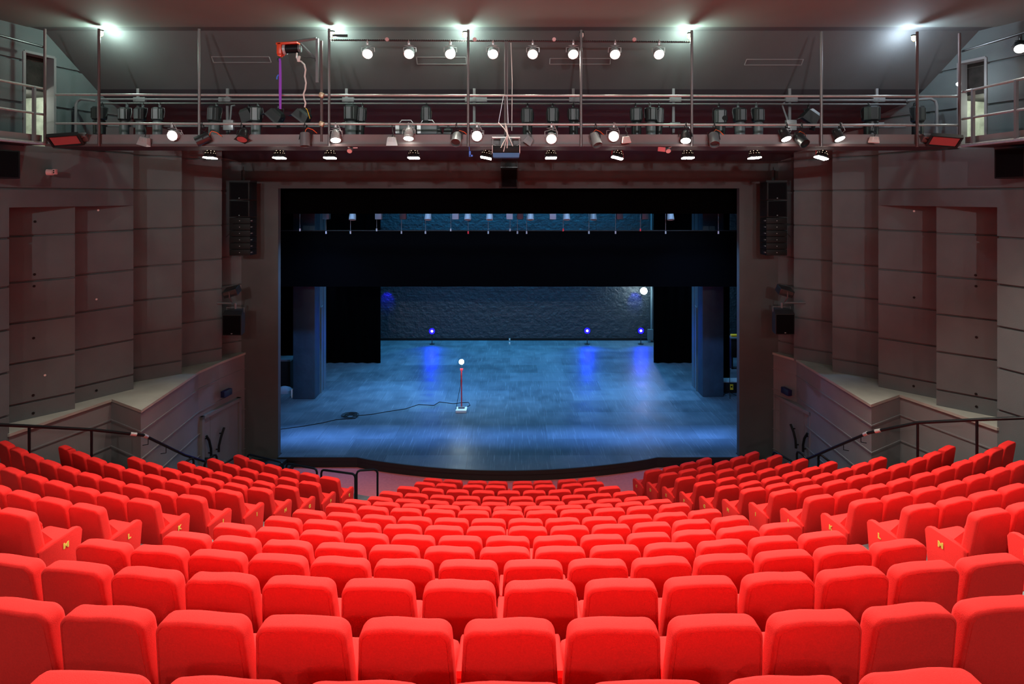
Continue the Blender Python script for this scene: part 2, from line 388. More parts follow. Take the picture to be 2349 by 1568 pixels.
# ceilings
def slope(mb, y0, z0, y1, z1, w=14, t=0.12):
    mb.loft([[(-w, y0, z0), (-w, y0, z0+t), (w, y0, z0+t), (w, y0, z0)], [(-w, y1, z1), (-w, y1, z1+t), (w, y1, z1+t), (w, y1, z1)]])
mb = MB(); slope(mb, -8, ZTOP-0.01, 12.3, ZTOP-0.01, 20, 0.3); structure(mb.build('ceiling', 'ceil', smooth=False))
mb = MB(); slope(mb, 12.3, ZTOP, 12.62, ZTOP); slope(mb, 12.62, ZTOP, 13.75, E+2.41); structure(mb.build('ceiling_sloped', 'ceil_grey', smooth=False))
mb = MB(); slope(mb, 13.75, E+2.41, 14.0, E+2.22); slope(mb, 14.0, E+2.22, YP+0.1, E+1.01); structure(mb.build('ceiling_red', 'ceil_red', smooth=False))
mb = MB()
for x0, y0, x1, y1, sk in ((485, 130, 617, 143, 5), (1713, 136, 1843, 149, -5), (955, 131, 1068, 147, 2), (1262, 134, 1400, 147, -1)):
    def onslope(x, y):
        k = (450-y)/F; Y = (ZTOP-E+0.894*12.62)/(k+0.894); p = P(x, y, Y-0.004); return p
    a, b, c, dq = onslope(x0, y0), onslope(x1, y0), onslope(x1+sk, y1), onslope(x0+sk, y1)
    for u, v in ((a, b), (b, c), (c, dq), (dq, a)): mb.tube([u, v], 0.012, 4)
structure(mb.build('trim_ceiling_hatches', 'podium', smooth=False))
# back and far side walls of the auditorium behind the camera
mb = MB(); mb.prism([(-20, -8), (20, -8), (20, -7.8), (-20, -7.8)], 2, ZTOP+0.3); structure(mb.build('wall_back', 'wall', smooth=False))

# ---------------------------------------------------------------- stage
XK0, XK1 = P(820, 450, YP).x, P(1507, 450, YP).x
YC = DS*F/(1078.5-450)
def lip_curve(n=28):
    pts = [(XP0, YP), (XK0, YP)]
    for i in range(1, n):
        t = i/n; x = XK0+(XK1-XK0)*t; pts.append((x, YP-(YP-YC)*math.sin(PI*t)**0.85))
    return pts+[(XK1, YP), (XP1, YP)]
LC = lip_curve()
mb = MB(); mb.prism(LC+[(XP1, YP+0.3), (XP0, YP+0.3)], 0.0, ZS); mb.prism([(-14, YP+0.3), (14, YP+0.3), (14, 34), (-14, 34)], -0.1, ZS)
structure(mb.build('floor_stage', 'stage', smooth=False))
mb = MB()
def off(pts, o, dy): return [(x, y-dy-o) for x, y in pts]
mb.prism([(x, y-0.05) for x, y in LC]+[(x, y-0.005) for x, y in LC[::-1]], ZS-0.10, ZS+0.012)
mb.prism([(x, y-0.03) for x, y in LC]+[(x, y-0.004) for x, y in LC[::-1]], 0.0, ZS-0.10)
structure(mb.build('trim_stage_lip', 'lip', smooth=False))

YB = DS*F/(780-450)
mb = MB(); mb.prism([(-14, YB), (14, YB), (14, YB+0.3), (-14, YB+0.3)], 0, E+5); structure(mb.build('wall_stage_back', 'brick', smooth=False))
mb = MB(); mb.prism([(-14, YB-0.06), (14, YB-0.06), (14, YB-0.005), (-14, YB-0.005)], ZS, ZS+0.12); structure(mb.build('baseboard_stage', 'black', smooth=False))
for s_, nm in ((-1, 'left'), (1, 'right')):
    mb = MB(); mb.prism([(s_*14, YP), (s_*14.2, YP), (s_*14.2, YB), (s_*14, YB)], 0, E+5); structure(mb.build('wall_stage_%s' % nm, 'stage_col', smooth=False))
mb = MB(); mb.prism([(-14, YP+0.2), (14, YP+0.2), (14, YB), (-14, YB)], E+5, E+5.2); structure(mb.build('ceiling_stage', 'velvet', smooth=False))
# concrete piers beside the acting area
def pier(x0, x1, yb, xr, name, sgn):
    Y = DS*F/(yb-450); a = P(x0, yb, Y); b = P(x1, yb, Y)
    inner = b if sgn > 0 else a
    Y2 = abs((inner.x-CX)*F/(xr-1174.5))
    mb = MB(); mb.box(((a.x+b.x)/2, Y+(Y2-Y)/2*0.42, (ZS+E+4)/2), (b.x-a.x, (Y2-Y)*0.42, E+4-ZS), bev=0.02)
    structure(mb.build(name, 'stage_col'))
    mb = MB(); xi = inner.x
    mb.box((xi-sgn*0.12, Y+(Y2-Y)*0.58, (ZS+E+4)/2), (0.24, (Y2-Y)*0.30, E+4-ZS))
    mb.box((xi-sgn*0.30, Y+(Y2-Y)*0.75, (ZS+E+4)/2), (0.34, (Y2-Y)*0.06, E+4-ZS))
    mb.box((xi-sgn*0.12, Y+(Y2-Y)*0.89, (ZS+E+4)/2), (0.24, (Y2-Y)*0.22, E+4-ZS))
    mb.tube([(xi+sgn*0.02, Y+(Y2-Y)*0.5, ZS), (xi+sgn*0.02, Y+(Y2-Y)*0.5, P(0, 713, Y).z), (xi+sgn*0.02, Y+(Y2-Y)*0.66, P(0, 710, Y).z)], 0.02, 6)
    structure(mb.build(name+'_casing', 'stage_trim', smooth=False))
pier(672, 722, 915, 748, 'wall_stage_pier_left', 1)
pier(1612, 1660, 910, 1587, 'wall_stage_pier_right', -1)

# soft goods
def drape(name, x0, x1, Y, zb, zt, label, fold=0.10, per=0.45, group=None):
    mb = MB(); n = int(abs(x1-x0)/per*10); a = []; b = []
    for i in range(n+1):
        x = x0+(x1-x0)*i/n; y = Y+fold*0.5*math.sin(2*PI*(x/per))+0.02*math.sin(x*3.1)
        a.append((x, y, zb)); b.append((x, y, zt))
    a2 = [(p[0], p[1]+0.015, p[2]) for p in a][::-1]; b2 = [(p[0], p[1]+0.015, p[2]) for p in b][::-1]
    mb.loft([a+a2, b+b2]); o = mb.build(name, 'velvet', ang=60)
    tag(o, label, 'curtain', group); return o
drape('border_curtain', -8.5, 8.5, 19.0, P(0, 490, 19.0).z, E+4.99, 'black border hanging across the top of the stage opening, above the bright slot', 0.0, 0.6)
Y2b = 21.8
bo = drape('border_curtain', -10, 10, Y2b, P(0, 657, Y2b).z, P(0, 529, Y2b).z, 'deep black border hanging below the row of stage lanterns', 0.0, 0.6)
zt_ = P(0, 529, Y2b).z
mb = MB(); mb.cyl((-10.1, Y2b, zt_), (10.1, Y2b, zt_), 0.025); mb.build('batten', 'black', bo)
for x_ in (-9.2, -3.1, 3.1, 9.2):
    mb = MB(); mb.cyl((x_, Y2b, zt_), (x_, Y2b, E+5), 0.006, 6); mb.build('suspension_line', 'black', bo)
YLg = DS*F/(832-450)
drape('wing_curtain', P(750, 0, YLg).x-0.8, P(873, 0, YLg).x, YLg, ZS, E+2, 'black leg curtain hanging left of the brick wall', 0.10, 0.5)
drape('wing_curtain', P(1500, 0, YLg).x, P(1587, 0, YLg).x+0.8, YLg, ZS, E+2, 'black leg curtain hanging right of the brick wall', 0.10, 0.5)
drape('wing_curtain', P(640, 0, 25.2).x-2.2, P(672, 0, 25.2).x+0.25, 25.2, P(0, 1, 25.2).z*0+ZS, E+2, 'narrow black leg curtain behind the left concrete pier', 0.08, 0.4)
drape('wing_curtain', P(1660, 0, 25.6).x-0.1, P(1674, 0, 25.6).x, 25.6, ZS, E+2, 'narrow black leg curtain behind the right concrete pier', 0.08, 0.4)

# ---------------------------------------------------------------- raked floor and seats
ROWS = 'CDEFGHIJKLMNOPQ'
ZK = [15.15-0.917*k for k in range(15)]
DROP = [7.06, 6.73, 6.41, 6.09, 5.745, 5.355, 4.96, 4.6, 4.216, 3.83, 3.425, 3.008, 2.60, 2.226, 1.836]
YCN = 26.5
RK = [YCN-z for z in ZK]
SEATH = 0.98
YPX = [1102.7, 1112.3, 1124.5, 1138, 1150.6, 1160, 1167.4, 1187.7, 1205.7, 1228, 1252, 1282.4, 1325.7, 1413, 1553]
DROP = [d+0.12*(y-450)/F for d, y in zip(DROP, YPX)]
SINK = 0.056
FL = [E-d-SEATH+SINK for d in DROP]
RK2 = RK+[RK[-1]+0.917*i for i in range(1, 6)]; FL2 = FL+[FL[-1]+0.39*i for i in range(1, 6)]
def arc_pts(R, n=60):
    lim = 10.6
    if R < 14.0: lim = 8.0
    amax = math.asin(min(0.999, lim/R))
    return [(R*math.sin(-amax+2*amax*i/n), YCN-R*math.cos(-amax+2*amax*i/n)) for i in range(n+1)]
mb = MB()
mb.prism([(-10, 12.5), (10, 12.5), (10, 18.2), (-10, 18.2)], -0.15, 0.0)
structure(mb.build('floor', 'carpet', smooth=False))
mb = MB()
for k in range(1, len(RK2)):
    inner = arc_pts(RK2[k-1]+0.035); outer = arc_pts(RK2[k]+0.035)
    z = FL2[k]; zb = FL2[k-1]-0.12 if k > 1 else -0.02
    n = len(inner)
    for i in range(n-1):
        mb.prism([outer[i], outer[i+1], inner[i+1], inner[i]], zb, z)
structure(mb.build('floor_tiers', 'tier', smooth=False))

def back_ring(inset, y, wob=0.0, w0=0.545, w1=0.497, z0=0.30, z1=0.98, r=0.075, n=7):
    """outline of a tapered seat back with rounded top corners, in the plane y"""
    pts = []
    hw0, hw1 = w0/2-inset, w1/2-inset; zt = z1-inset; zb = z0+inset*0.3; r = max(0.02, r-inset*0.6)
    pts.append((-hw0, zb)); pts.append((-hw0+0.002, zb+0.14)); pts.append((-hw0+0.006, zb+0.30))
    for i in range(n+1):
        a = PI-(PI/2)*i/n; pts.append((-hw1+r+r*math.cos(a), zt-r+r*math.sin(a)))
    for i in range(1, 6):
        t = i/6; pts.append(((-hw1+r)*(1-t)+(hw1-r)*t, zt+wob*math.sin(PI*2*t)+0.006*math.sin(PI*t)))
    for i in range(n+1):
        a = PI/2-(PI/2)*i/n; pts.append((hw1-r+r*math.cos(a), zt-r+r*math.sin(a)))
    pts.append((hw0-0.006, zb+0.30)); pts.append((hw0-0.002, zb+0.14)); pts.append((hw0, zb))
    tilt = 0.16
    return [(x, y+(0.98-z)*tilt, z) for x, z in pts]
def seat_back_mesh(wob):
    mb = MB()
    prof = [(0.040, 0.0), (0.024, 0.0), (0.021, 0.0045), (0.018, 0.0005), (0.010, 0.0035), (0.004, 0.010), (0.001, 0.020), (0.0, 0.032), (0.0, 0.098), (0.004, 0.116), (0.016, 0.131), (0.05, 0.140)]
    mb.loft([back_ring(i, y, wob) for i, y in prof]); return mb
def cushion_mesh():
    mb = MB(); mb.box((0, 0.39, 0.435), (0.485, 0.46, 0.15), rot=(0.06, 0, 0), bev=0.045); return mb
def side_mesh():
    mb = MB()
    prof = [(0.28, 0.10), (0.50, 0.10), (0.53, 0.14), (0.545, 0.56), (0.52, 0.60), (0.23, 0.60), (0.215, 0.57)]
    for x0, ins in ((-0.03, 0),):
        mb.loft([[(x, y+(-s if y > 0.4 else s), z+(-s if z > 0.3 else s)) for y, z in prof] for x, s in ((-0.03, 0.01), (-0.022, 0), (0.022, 0), (0.03, 0.01))])
    return mb
def end_mesh():
    mb = MB()
    prof = [(0.16, 0.06), (0.50, 0.06), (0.56, 0.07), (0.605, 0.54), (0.58, 0.585), (0.53, 0.60), (0.13, 0.565), (0.10, 0.54)]
    mb.loft([[(x, y+(-s if y > 0.4 else s), z+(-s if z > 0.3 else s)) for y, z in prof] for x, s in ((-0.04, 0.012), (-0.03, 0), (0.03, 0), (0.04, 0.012))])
    return mb
def wing_mesh(sg):
    mb = MB(); t = [(0.10, 0.50), (0.36, 0.50), (0.14, 0.78)]
    mb.loft([[(sg*x, y, z) for y, z in t] for x in (0.175, 0.235)]); return mb
PROTO = {}
GRP = 'red theatre seats in curved rows'
for v in range(4):
    root = thing('theatre_seat', 'seat', 'seat', group=GRP)
    seat_back_mesh((0.0, 0.005, -0.005, 0.003)[v]).build('backrest', 'red', root, ang=50)
    cushion_mesh().build('seat_cushion', 'red', root, ang=50)
    o = side_mesh().build('side_panel', 'red', root, ang=30); o.location = (0.28, 0, 0)
    mb = MB(); mb.box((0, 0.36, 0.21), (0.10, 0.16, 0.30)); mb.box((0, 0.36, 0.069), (0.34, 0.20, 0.024)); mb.build('pedestal', 'pedestal', root)
    PROTO[v] = root
left_panel = side_mesh().build('side_panel', 'red'); end_panel = end_mesh().build('end_panel', 'red')
wingL = wing_mesh(-1).build('wing', 'red'); wingR = wing_mesh(1).build('wing', 'red')
letters = {}
def letter_obj(ch, sgn):
    cu = bpy.data.curves.new('t', 'FONT'); cu.body = ch; cu.size = 0.088; cu.align_x = 'CENTER'; cu.extrude = 0.003; cu.offset = 0.004
    o = bpy.data.objects.new('t', cu); COL.objects.link(o)
    dg = bpy.context.evaluated_depsgraph_get(); me = bpy.data.meshes.new_from_object(o.evaluated_get(dg))
    bpy.data.objects.remove(o); me.materials.clear(); me.materials.append(M['yellow'])
    return me
count = 0
used = set()
def place(k, ang, label, left=False, right=False, end=0):
    """one seat of row k at angle ang about the stage; end = -1 aisle panel on its left side, +1 on its right"""
    global count
    v = count % 4; count += 1
    src = PROTO[v]
    r = copy_tree(src)
    R = RK[k]; r.location = (R*math.sin(ang), YCN-R*math.cos(ang), FL[k]-SINK); r.rotation_euler = (0, 0, ang+random.uniform(-0.006, 0.006))
    r['label'] = label
    if left and end != -1:
        c = left_panel.copy(); COL.objects.link(c); c.parent = r; c.location = (-0.28, 0, 0)
    if end:
        if end == 1:
            for ch in r.children:
                if ch.name.startswith('side_panel'): bpy.data.objects.remove(ch); break
        c = end_panel.copy(); COL.objects.link(c); c.parent = r; c.location = (end*0.262, 0, 0)
        wg = (wingL if end < 0 else wingR).copy(); COL.objects.link(wg); wg.parent = r
        ch_ = ROWS[k]
        if ch_ not in letters: letters[ch_] = letter_obj(ch_, end)
        lt = bpy.data.objects.new('letter', letters[ch_]); COL.objects.link(lt); lt.parent = c; lt['label'] = 'yellow letter %s on the end panel' % ch_
        lt.rotation_euler = (PI/2, 0, -PI/2 if end < 0 else PI/2); lt.location = (end*0.042, 0.40, 0.44 if k < 99 else 0)
    return r
# centre block: number of seats, right and left end pixel columns of each row
CB = [(8, 964, 1376), (8, 942, 1393.5), (9, 906, 1428), (10, 865.5, 1465), (10, 837, 1496), (11, 782, 1547), (11, 741, 1588), (12, 664.6, 1661.6), (12, 599.6, 1725.6), (13, 480.8, 1847.5), (13, 363, 1953), (14, 163, 2137), (14, -73, 2368)]
def angle_at(px, R):                       # angle on the row circle seen at pixel column px (upper part of the seats)
    k = (px-1174.5)/F; a = 0.0
    for _ in range(30):
        Y = YCN-R*math.cos(a); a = math.asin((CX+k*Y)/R)
    return a
for k, (n, xl, xr) in enumerate(CB):
    R = RK[k]; a0, a1 = angle_at(xl, R), angle_at(xr, R); st = (a1-a0)/n
    for i in range(n):
        a = a0+st*(i+0.5)
        if k < 2: a += (0.10 if i % 2 == 0 else -0.10)*st*0.5     # the front two rows stand in pairs
        if k == 0: where = 'front row'
        elif k == 12: where = 'third row from the camera'
        else: where = 'row %s' % ROWS[k]
        if i < n/2: pos = ORD[i+1]+' from the left aisle'
        else: pos = ORD[n-i]+' from the right aisle'
        if k == 12: pos = ORD[i+1]+' from the left photo edge'
        place(k, a, 'red seat, centre block, %s, %s' % (where, pos), left=(i == 0))
for k, b0, lab in ((13, 1047, 'second row from the camera'), (14, 990, 'row nearest the camera')):
    R = RK[k]; ab = angle_at(b0, R); st = 0.562/R
    idx = [i for i in range(-9, 10) if -40 < 1174.5+(R*math.sin(ab+st*(i+0.5))-CX)*F/(YCN-R*math.cos(ab+st*(i+0.5))) < 2390]
    for j, i in enumerate(idx):
        place(k, ab+st*(i+0.5), 'red seat in the %s, %s from the left' % (lab, ORD[j+1]), left=(j == 0))
# side blocks
SB_R = {0: 4, 1: 6, 2: 6, 3: 6, 4: 6, 5: 7, 6: 9, 7: 10, 8: 8, 9: 7, 10: 5, 11: 3}
SB_L = {2: 6, 3: 6, 4: 6, 5: 7, 6: 9, 7: 10, 8: 7, 9: 5, 10: 4, 11: 2}
XIN = {k: 3.48+0.157*k+(0.05 if k >= 8 else 0)+(0.10 if k == 11 else 0) for k in range(12)}
for nm, SB, sg in (('right', SB_R, 1), ('left', SB_L, -1)):
    for k, n in SB.items():
        R = RK[k]; a0 = math.asin((XIN[k]+0.02)/R); st = 0.562/R
        for i in range(n):
            a = sg*(a0+st*(i+0.56))
            place(k, a, 'red seat, %s block, row %s, %s' % (nm, ROWS[k], 'aisle seat with the yellow letter' if i == 0 and k < 11 or i == 0 else ORD[i+1]+' from the aisle'), left=(i == (n-1) and sg < 0), end=(-sg if i == 0 else 0))
for o in (left_panel, end_panel, wingL, wingR): bpy.data.objects.remove(o)
for r in PROTO.values():
    for ch in list(r.children): bpy.data.objects.remove(ch)
    bpy.data.objects.remove(r)
# ---------------------------------------------------------------- the lighting bridge across the room
YR = 12.2                      # front rail of the bridge
YQ = 13.2                      # rear pipes of the bridge
br = thing('lighting_bridge', 'long metal lighting bridge with pipe railings spanning the room above the seats', 'lighting bridge', (0, YR, E+1.03))
def rel(v): return Vector(v)-Vector((0, YR, E+1.03))
def wbox(mb, a, b, org):        # box between two world corners, relative to org
    a, b = Vector(a), Vector(b); return mb.box((a+b)/2-Vector(org), [abs(v) for v in (b-a)])
ORG = (0, YR, E+1.03)
XA, XB = P(105, 0, YR).x, P(2201, 0, YR).x
mb = MB(); wbox(mb, (XA, YR, E+1.0), (XB, YQ+0.15, E+1.045), ORG); mb.build('deck', 'ceil_red', br, smooth=False)
mb = MB(); wbox(mb, (XA, YR+0.02, P(0, 331, YR).z), (XB, YR+0.05, P(0, 308, YR).z), ORG); mb.build('fascia_panel', 'fascia', br, smooth=False)
mb = MB(); wbox(mb, (XA, YR-0.02, P(0, 335.5, YR).z), (XB, YR+0.08, P(0, 330, YR).z), ORG); mb.build('edge_beam', 'brown', br, smooth=False)
for y in (218.5, 284.5):
    mb = MB(); mb.cyl(rel(P(128, y-1.5, YR)), rel(P(2199, y+2.5, YR)), 0.024); mb.build('rail', 'steel', br)
for x, y0, y1, m_ in ((103, 66, 329, 'brown'), (227, 66, 335, 'brown'), (457, 66, 336, 'dsteel'), (755, 66, 335, 'dsteel'), (1074, 68, 336, 'dsteel'), (1333, 69, 336, 'dsteel'), (1587, 70, 335, 'dsteel'), (1884, 72, 336, 'dsteel'), (2104, 73, 337, 'brown'), (2201, 76, 331, 'brown')):
    mb = MB(); mb.cyl(rel(P(x, y0, YR-0.04)), rel(P(x, y1, YR-0.04)), 0.026); mb.build('upright', m_, br)
mb = MB(); mb.cyl(rel(P(737, 94, YR+0.03)), rel(P(738, 325, YR+0.03)), 0.028); mb.build('upright', 'brown', br)
for y in (218, 284):
    mb = MB(); mb.box(rel(P(738, y, YR-0.02)), (0.10, 0.09, 0.10), rot=(0, 0.4, 0), bev=0.02); mb.build('pipe_coupler', 'brass', br)
for y, r in ((228.5, 0.022), (238, 0.022), (290, 0.018)):
    mb = MB(); mb.cyl(rel(P(232, y-1, YQ)), rel(P(2078, y+1.5, YQ)), r); mb.build('rear_rail', 'grey', br)
for sgn, pts in ((-1, ((174, 318), (174, 240), (178, 231), (186, 227), (220, 231))), (1, ((2149, 318), (2149, 243), (2145, 231), (2134, 226), (2080, 231)))):
    mb = MB(); mb.tube([rel(P(x, y, YQ-0.05)) for x, y in pts], 0.03, 10); mb.build('end_hoop', 'grey', br)
for x in (317, 522, 795, 1088, 1315, 1544.5, 1811, 2011):
    mb = MB(); a = P(x, 203, YQ+0.08); b = P(x, 318, YQ+0.08); mb.box(rel((a+b)/2), (0.055, 0.04, a.z-b.z)); o = mb.build('strut_post', 'grey', br, smooth=False)
    mb = MB()
    mb.box(rel(P(x+(4 if x != 522 else -6), 228.5, YQ+0.02)), (0.26 if x not in (1088,) else 0.48, 0.08, 0.10), bev=0.01)
    for dx in (-0.06, 0.03): mb.cyl(rel(P(x, 229, YQ+0.02))+Vector((dx, -0.045, 0)), rel(P(x, 229, YQ+0.02))+Vector((dx, -0.03, 0)), 0.018, 10)
    mb.build('socket_box', 'grey', br)
    mb = MB(); mb.box(rel(P(x+3, 287, YQ-0.02)), (0.22, 0.10, 0.22 if x in (522, 1811) else 0.12), bev=0.01); mb.build('socket_box', 'alu' if x in (522, 1811) else 'fixture_grey', br)
mb = MB(); mb.tube([rel(P(540, 241, YQ)), rel(P(531, 243, YQ)), rel(P(527, 290, YQ)), rel(P(527, 305, YQ))], 0.02, 8); mb.build('brace', 'grey', br)
mb = MB(); mb.tube([rel(P(1800, 236, YQ)), rel(P(1794, 240, YQ)), rel(P(1805, 272, YQ)), rel(P(1810, 300, YQ))], 0.02, 8); mb.build('brace', 'grey', br)

# upper lamp bar hung under the ceiling
UB = P(1174, 96, YR+0.06)
ub = thing('lamp_bar', 'thin ribbed horizontal bar just under the ceiling carrying a row of eight lit lamps', 'lamp bar', UB)
mb = MB(); a, b = P(757, 92, YR+0.06)-UB, P(1588, 96.5, YR+0.06)-UB; mb.cyl(a, b, 0.012, 8)
n = 170
for i in range(n):
    p = a.lerp(b, i/n); q = a.lerp(b, (i+0.5)/n); mb.cyl(p, q, 0.021, 6)
mb.build('ribbed_bar', 'fixture', ub)
for i, x in enumerate((888, 1089, 1271, 1455)):
    mb = MB(); c = P(x, 90.5, YR)-UB; mb.cyl(c+Vector((0, -0.02, 0)), c+Vector((0, 0.02, 0)), 0.038, 14); mb.build('round_tag', 'pinkish', ub)
mb = MB(); a, b = P(763, 82, YR)-UB, P(797, 82, YR)-UB; mb.box((a+b)/2, ((b-a).length, 0.05, 0.045)); mb.build('end_bracket', 'fixture', ub)
mb = MB(); a = P(1161, 95, YR)-UB
for dx in (-0.022, 0.022): mb.cyl(a+Vector((dx, 0, 0)), P(1161, 322, YR)-UB+Vector((dx, 0, 0)), 0.016, 8)
mb.build('drop_pipe', 'grey', ub)
mb = MB(); mb.tube([P(1172, 98, YR+0.1)-UB, P(1175, 185, YR+0.1)-UB, P(1174, 300, YR+0.1)-UB], 0.008, 6); mb.build('loose_cable', 'white', ub)

def orient(d): return Vector(d).normalized().to_track_quat('-Z', 'Y').to_matrix().to_4x4()
def yoke(root, mtx, hw, zc, hang, m='fixture', r=0.009):
    """u-shaped bracket from both sides of the body up to the clamp point hang (relative to the root)"""
    l, rr = mtx @ Vector((-hw, 0, zc)), mtx @ Vector((hw, 0, zc)); h = Vector(hang)
    t = h-Vector((0, 0, 0.07)); w_ = hw*0.75
    mb = MB(); mb.tube([l, Vector((l.x, (l.y+t.y)/2, (l.z+t.z)/2+0.02)), t+Vector((-w_, 0, -0.01)), t, t+Vector((w_, 0, -0.01)), Vector((rr.x, (rr.y+t.y)/2, (rr.z+t.z)/2+0.02)), rr], r, 6)
    mb.build('yoke', m, root)
    mb = MB(); mb.box(h-Vector((0, 0, 0.035)), (0.045, 0.05, 0.07), bev=0.008); mb.tube([h+Vector((0, 0.035*math.cos(a), 0.035*math.sin(a))) for a in [PI*2*i/8 for i in range(8)]], 0.010, 6, closed=True); mb.build('clamp', m, root)
def par(x, y, Y, d, label, group, hang_y=None, hang_Y=None, lit=True, m='alu', power=620, s=1.0, cone=110, colour=(1.0, 0.90, 0.76), cable=False):
    C = P(x, y, Y); root = thing('par_can_lamp', label, 'stage lamp', C, group=group)
    R = orient(d)
    mb = MB(); mb.lathe([(0.085*s, 0.004), (0.105*s, 0.0), (0.108*s, 0.03*s), (0.094*s, 0.045*s), (0.094*s, 0.12*s), (0.088*s, 0.125*s), (0.088*s, 0.14*s), (0.078*s, 0.19*s), (0.052*s, 0.235*s), (0.02*s, 0.25*s)], R, 22)
    mb.build('housing', m, root)
    mb = MB(); mb.lathe([(0.090*s, -0.004), (0.092*s, 0.002)], R, 22); mb.build('lens', 'lens_on' if lit else 'glass', root)
    if hang_y:
        H = P(x, hang_y, hang_Y or Y)-C; yoke(root, R, 0.125*s, 0.10*s, H, 'fixture' if m != 'alu' else 'alu')
    if cable:
        mb = MB(); b = R @ Vector((0, 0, 0.2)); h = P(x, hang_y, hang_Y or Y)-C; mb.tube([b, b+Vector((0.09, 0, 0.04)), b+Vector((0.13, 0, -0.05)), h+Vector((0.10, 0, -0.12)), h+Vector((0.03, 0, 0.03))], 0.007, 6); mb.build('cable', 'alu', root)
    if lit:
        dv = Vector(d).normalized(); lamp('SPOT', C+dv*0.04, power, colour, aim=C+dv*3, size=0.07*s, cone=cone, blend=0.8)
    return root
names8 = ['leftmost', 'second from the left', 'third from the left', 'fourth from the left', 'fourth from the right', 'third from the right', 'second from the right', 'rightmost']
for i, x in enumerate((843, 938, 1033, 1131, 1222, 1315, 1411, 1512)):
    par(x, 124 + (x-843)*0.002, YR+0.02, (random.uniform(-.1, .1), -0.8, -0.6), 'lit lamp, %s of the eight on the bar under the ceiling' % names8[i], 'lit lamps on the upper bar', 95.5, YR+0.06, power=620, m='alu')
low = [(395, 311, (0, -0.9, -0.25), 'facing the camera, left end of the bridge'), (770, 322, (0.1, -0.35, -0.8), 'tilted down beside the double upright'), (937, 318, (0, -0.3, -0.85), 'hanging straight down left of the middle'),
       (1094, 312, (-0.05, -0.95, -0.2), 'facing the camera left of the projector'), (1265, 319, (0, -0.85, -0.45), 'just right of the projector'), (1408, 313, (0, -0.95, -0.25), 'right of the pale grey cylinder lamp'),
       (1573, 323, (-0.1, -0.45, -0.8), 'tilted down beside the fourth upright from the right'), (1804, 319, (0.15, -0.4, -0.8), 'next to the black tilted cylinder lamp'), (1927, 319, (0.2, -0.4, -0.8), 'in a tangle of cable near the right end')]
for i, (x, y, d, l) in enumerate(low):
    par(x, y, YR-0.12, d, 'lit silver lamp on the bridge rail, '+l, 'lit lamps on the bridge rail', 285, YR, power=620, m='alu' if x < 1500 else 'fixture', cable=True)
par(2340, 112, YR-0.5, (-0.4, -0.5, -0.6), 'lit lamp at the right edge of the photo above the side gallery', 'lit lamps', 84, YR-0.5, power=200, m='fixture')
def dome(x, y, label, tilt=0.0, red=False):
    Y = YQ+0.1; C = P(x, y, Y); root = thing('dome_lamp', label, 'stage lamp', C, group='dome lamps under the bridge')
    R = Euler((-0.06, tilt, 0)).to_matrix().to_4x4()
    mb = MB(); mb.lathe([(0.128, 0.0), (0.130, 0.02), (0.112, 0.05), (0.108, 0.09), (0.088, 0.13), (0.05, 0.165), (0.012, 0.18)], R, 22); mb.build('dome_housing', 'fixture', root)
    mb = MB()
    for k in range(12):
        a = 2*PI*k/12
        mb.box(R @ Vector((0.106*math.cos(a), 0.106*math.sin(a), 0.092)), (0.008, 0.008, 0.010))
        if k % 2 == 0: mb.box(R @ Vector((0.078*math.cos(a), 0.078*math.sin(a), 0.136)), (0.012, 0.012, 0.02))
    mb.build('vent_slots', 'slot', root)
    mb = MB()
    for dx in (-0.06, 0.06): mb.box(R @ Vector((dx, 0, -0.012)), (0.115, 0.20, 0.026), rot=R.to_euler(), bev=0.006)
    mb.build('lens', 'lens_on', root)
    H = Vector((0, 0, 0.30)); 
    mb = MB(); mb.tube([R @ Vector((-0.13, 0, 0.03)), Vector((-0.11, 0, 0.2)), Vector((0, 0, 0.235)), Vector((0.11, 0, 0.2)), R @ Vector((0.13, 0, 0.03))], 0.007, 6)
    mb.cyl((0, 0, 0.23), (0, 0, E+1.0-C.z), 0.014, 8); mb.build('yoke', 'red_paint' if red else 'fixture', root)
    lamp('SPOT', C+Vector((0, -0.02, -0.05)), 300, (1.0, 0.90, 0.74), aim=C+Vector((-tilt, -0.15, -1)), size=0.09, cone=84, blend=0.8)
for i, (x, t, red) in enumerate(((482, 0.05, 0), (641, 0, 0), (757, 0, 0), (949, 0, 0), (1115, 0.2, 0), (1264, 0, 0), (1416, 0.25, 1), (1578, 0, 0), (1731, -0.05, 0), (1884, 0.3, 1))):
    dome(x, 361, 'small black dome lamp with two lit bars under the bridge, %s' % (ORD[i+1]+' from the left' if i < 5 else ORD[10-i]+' from the right'), t, red)

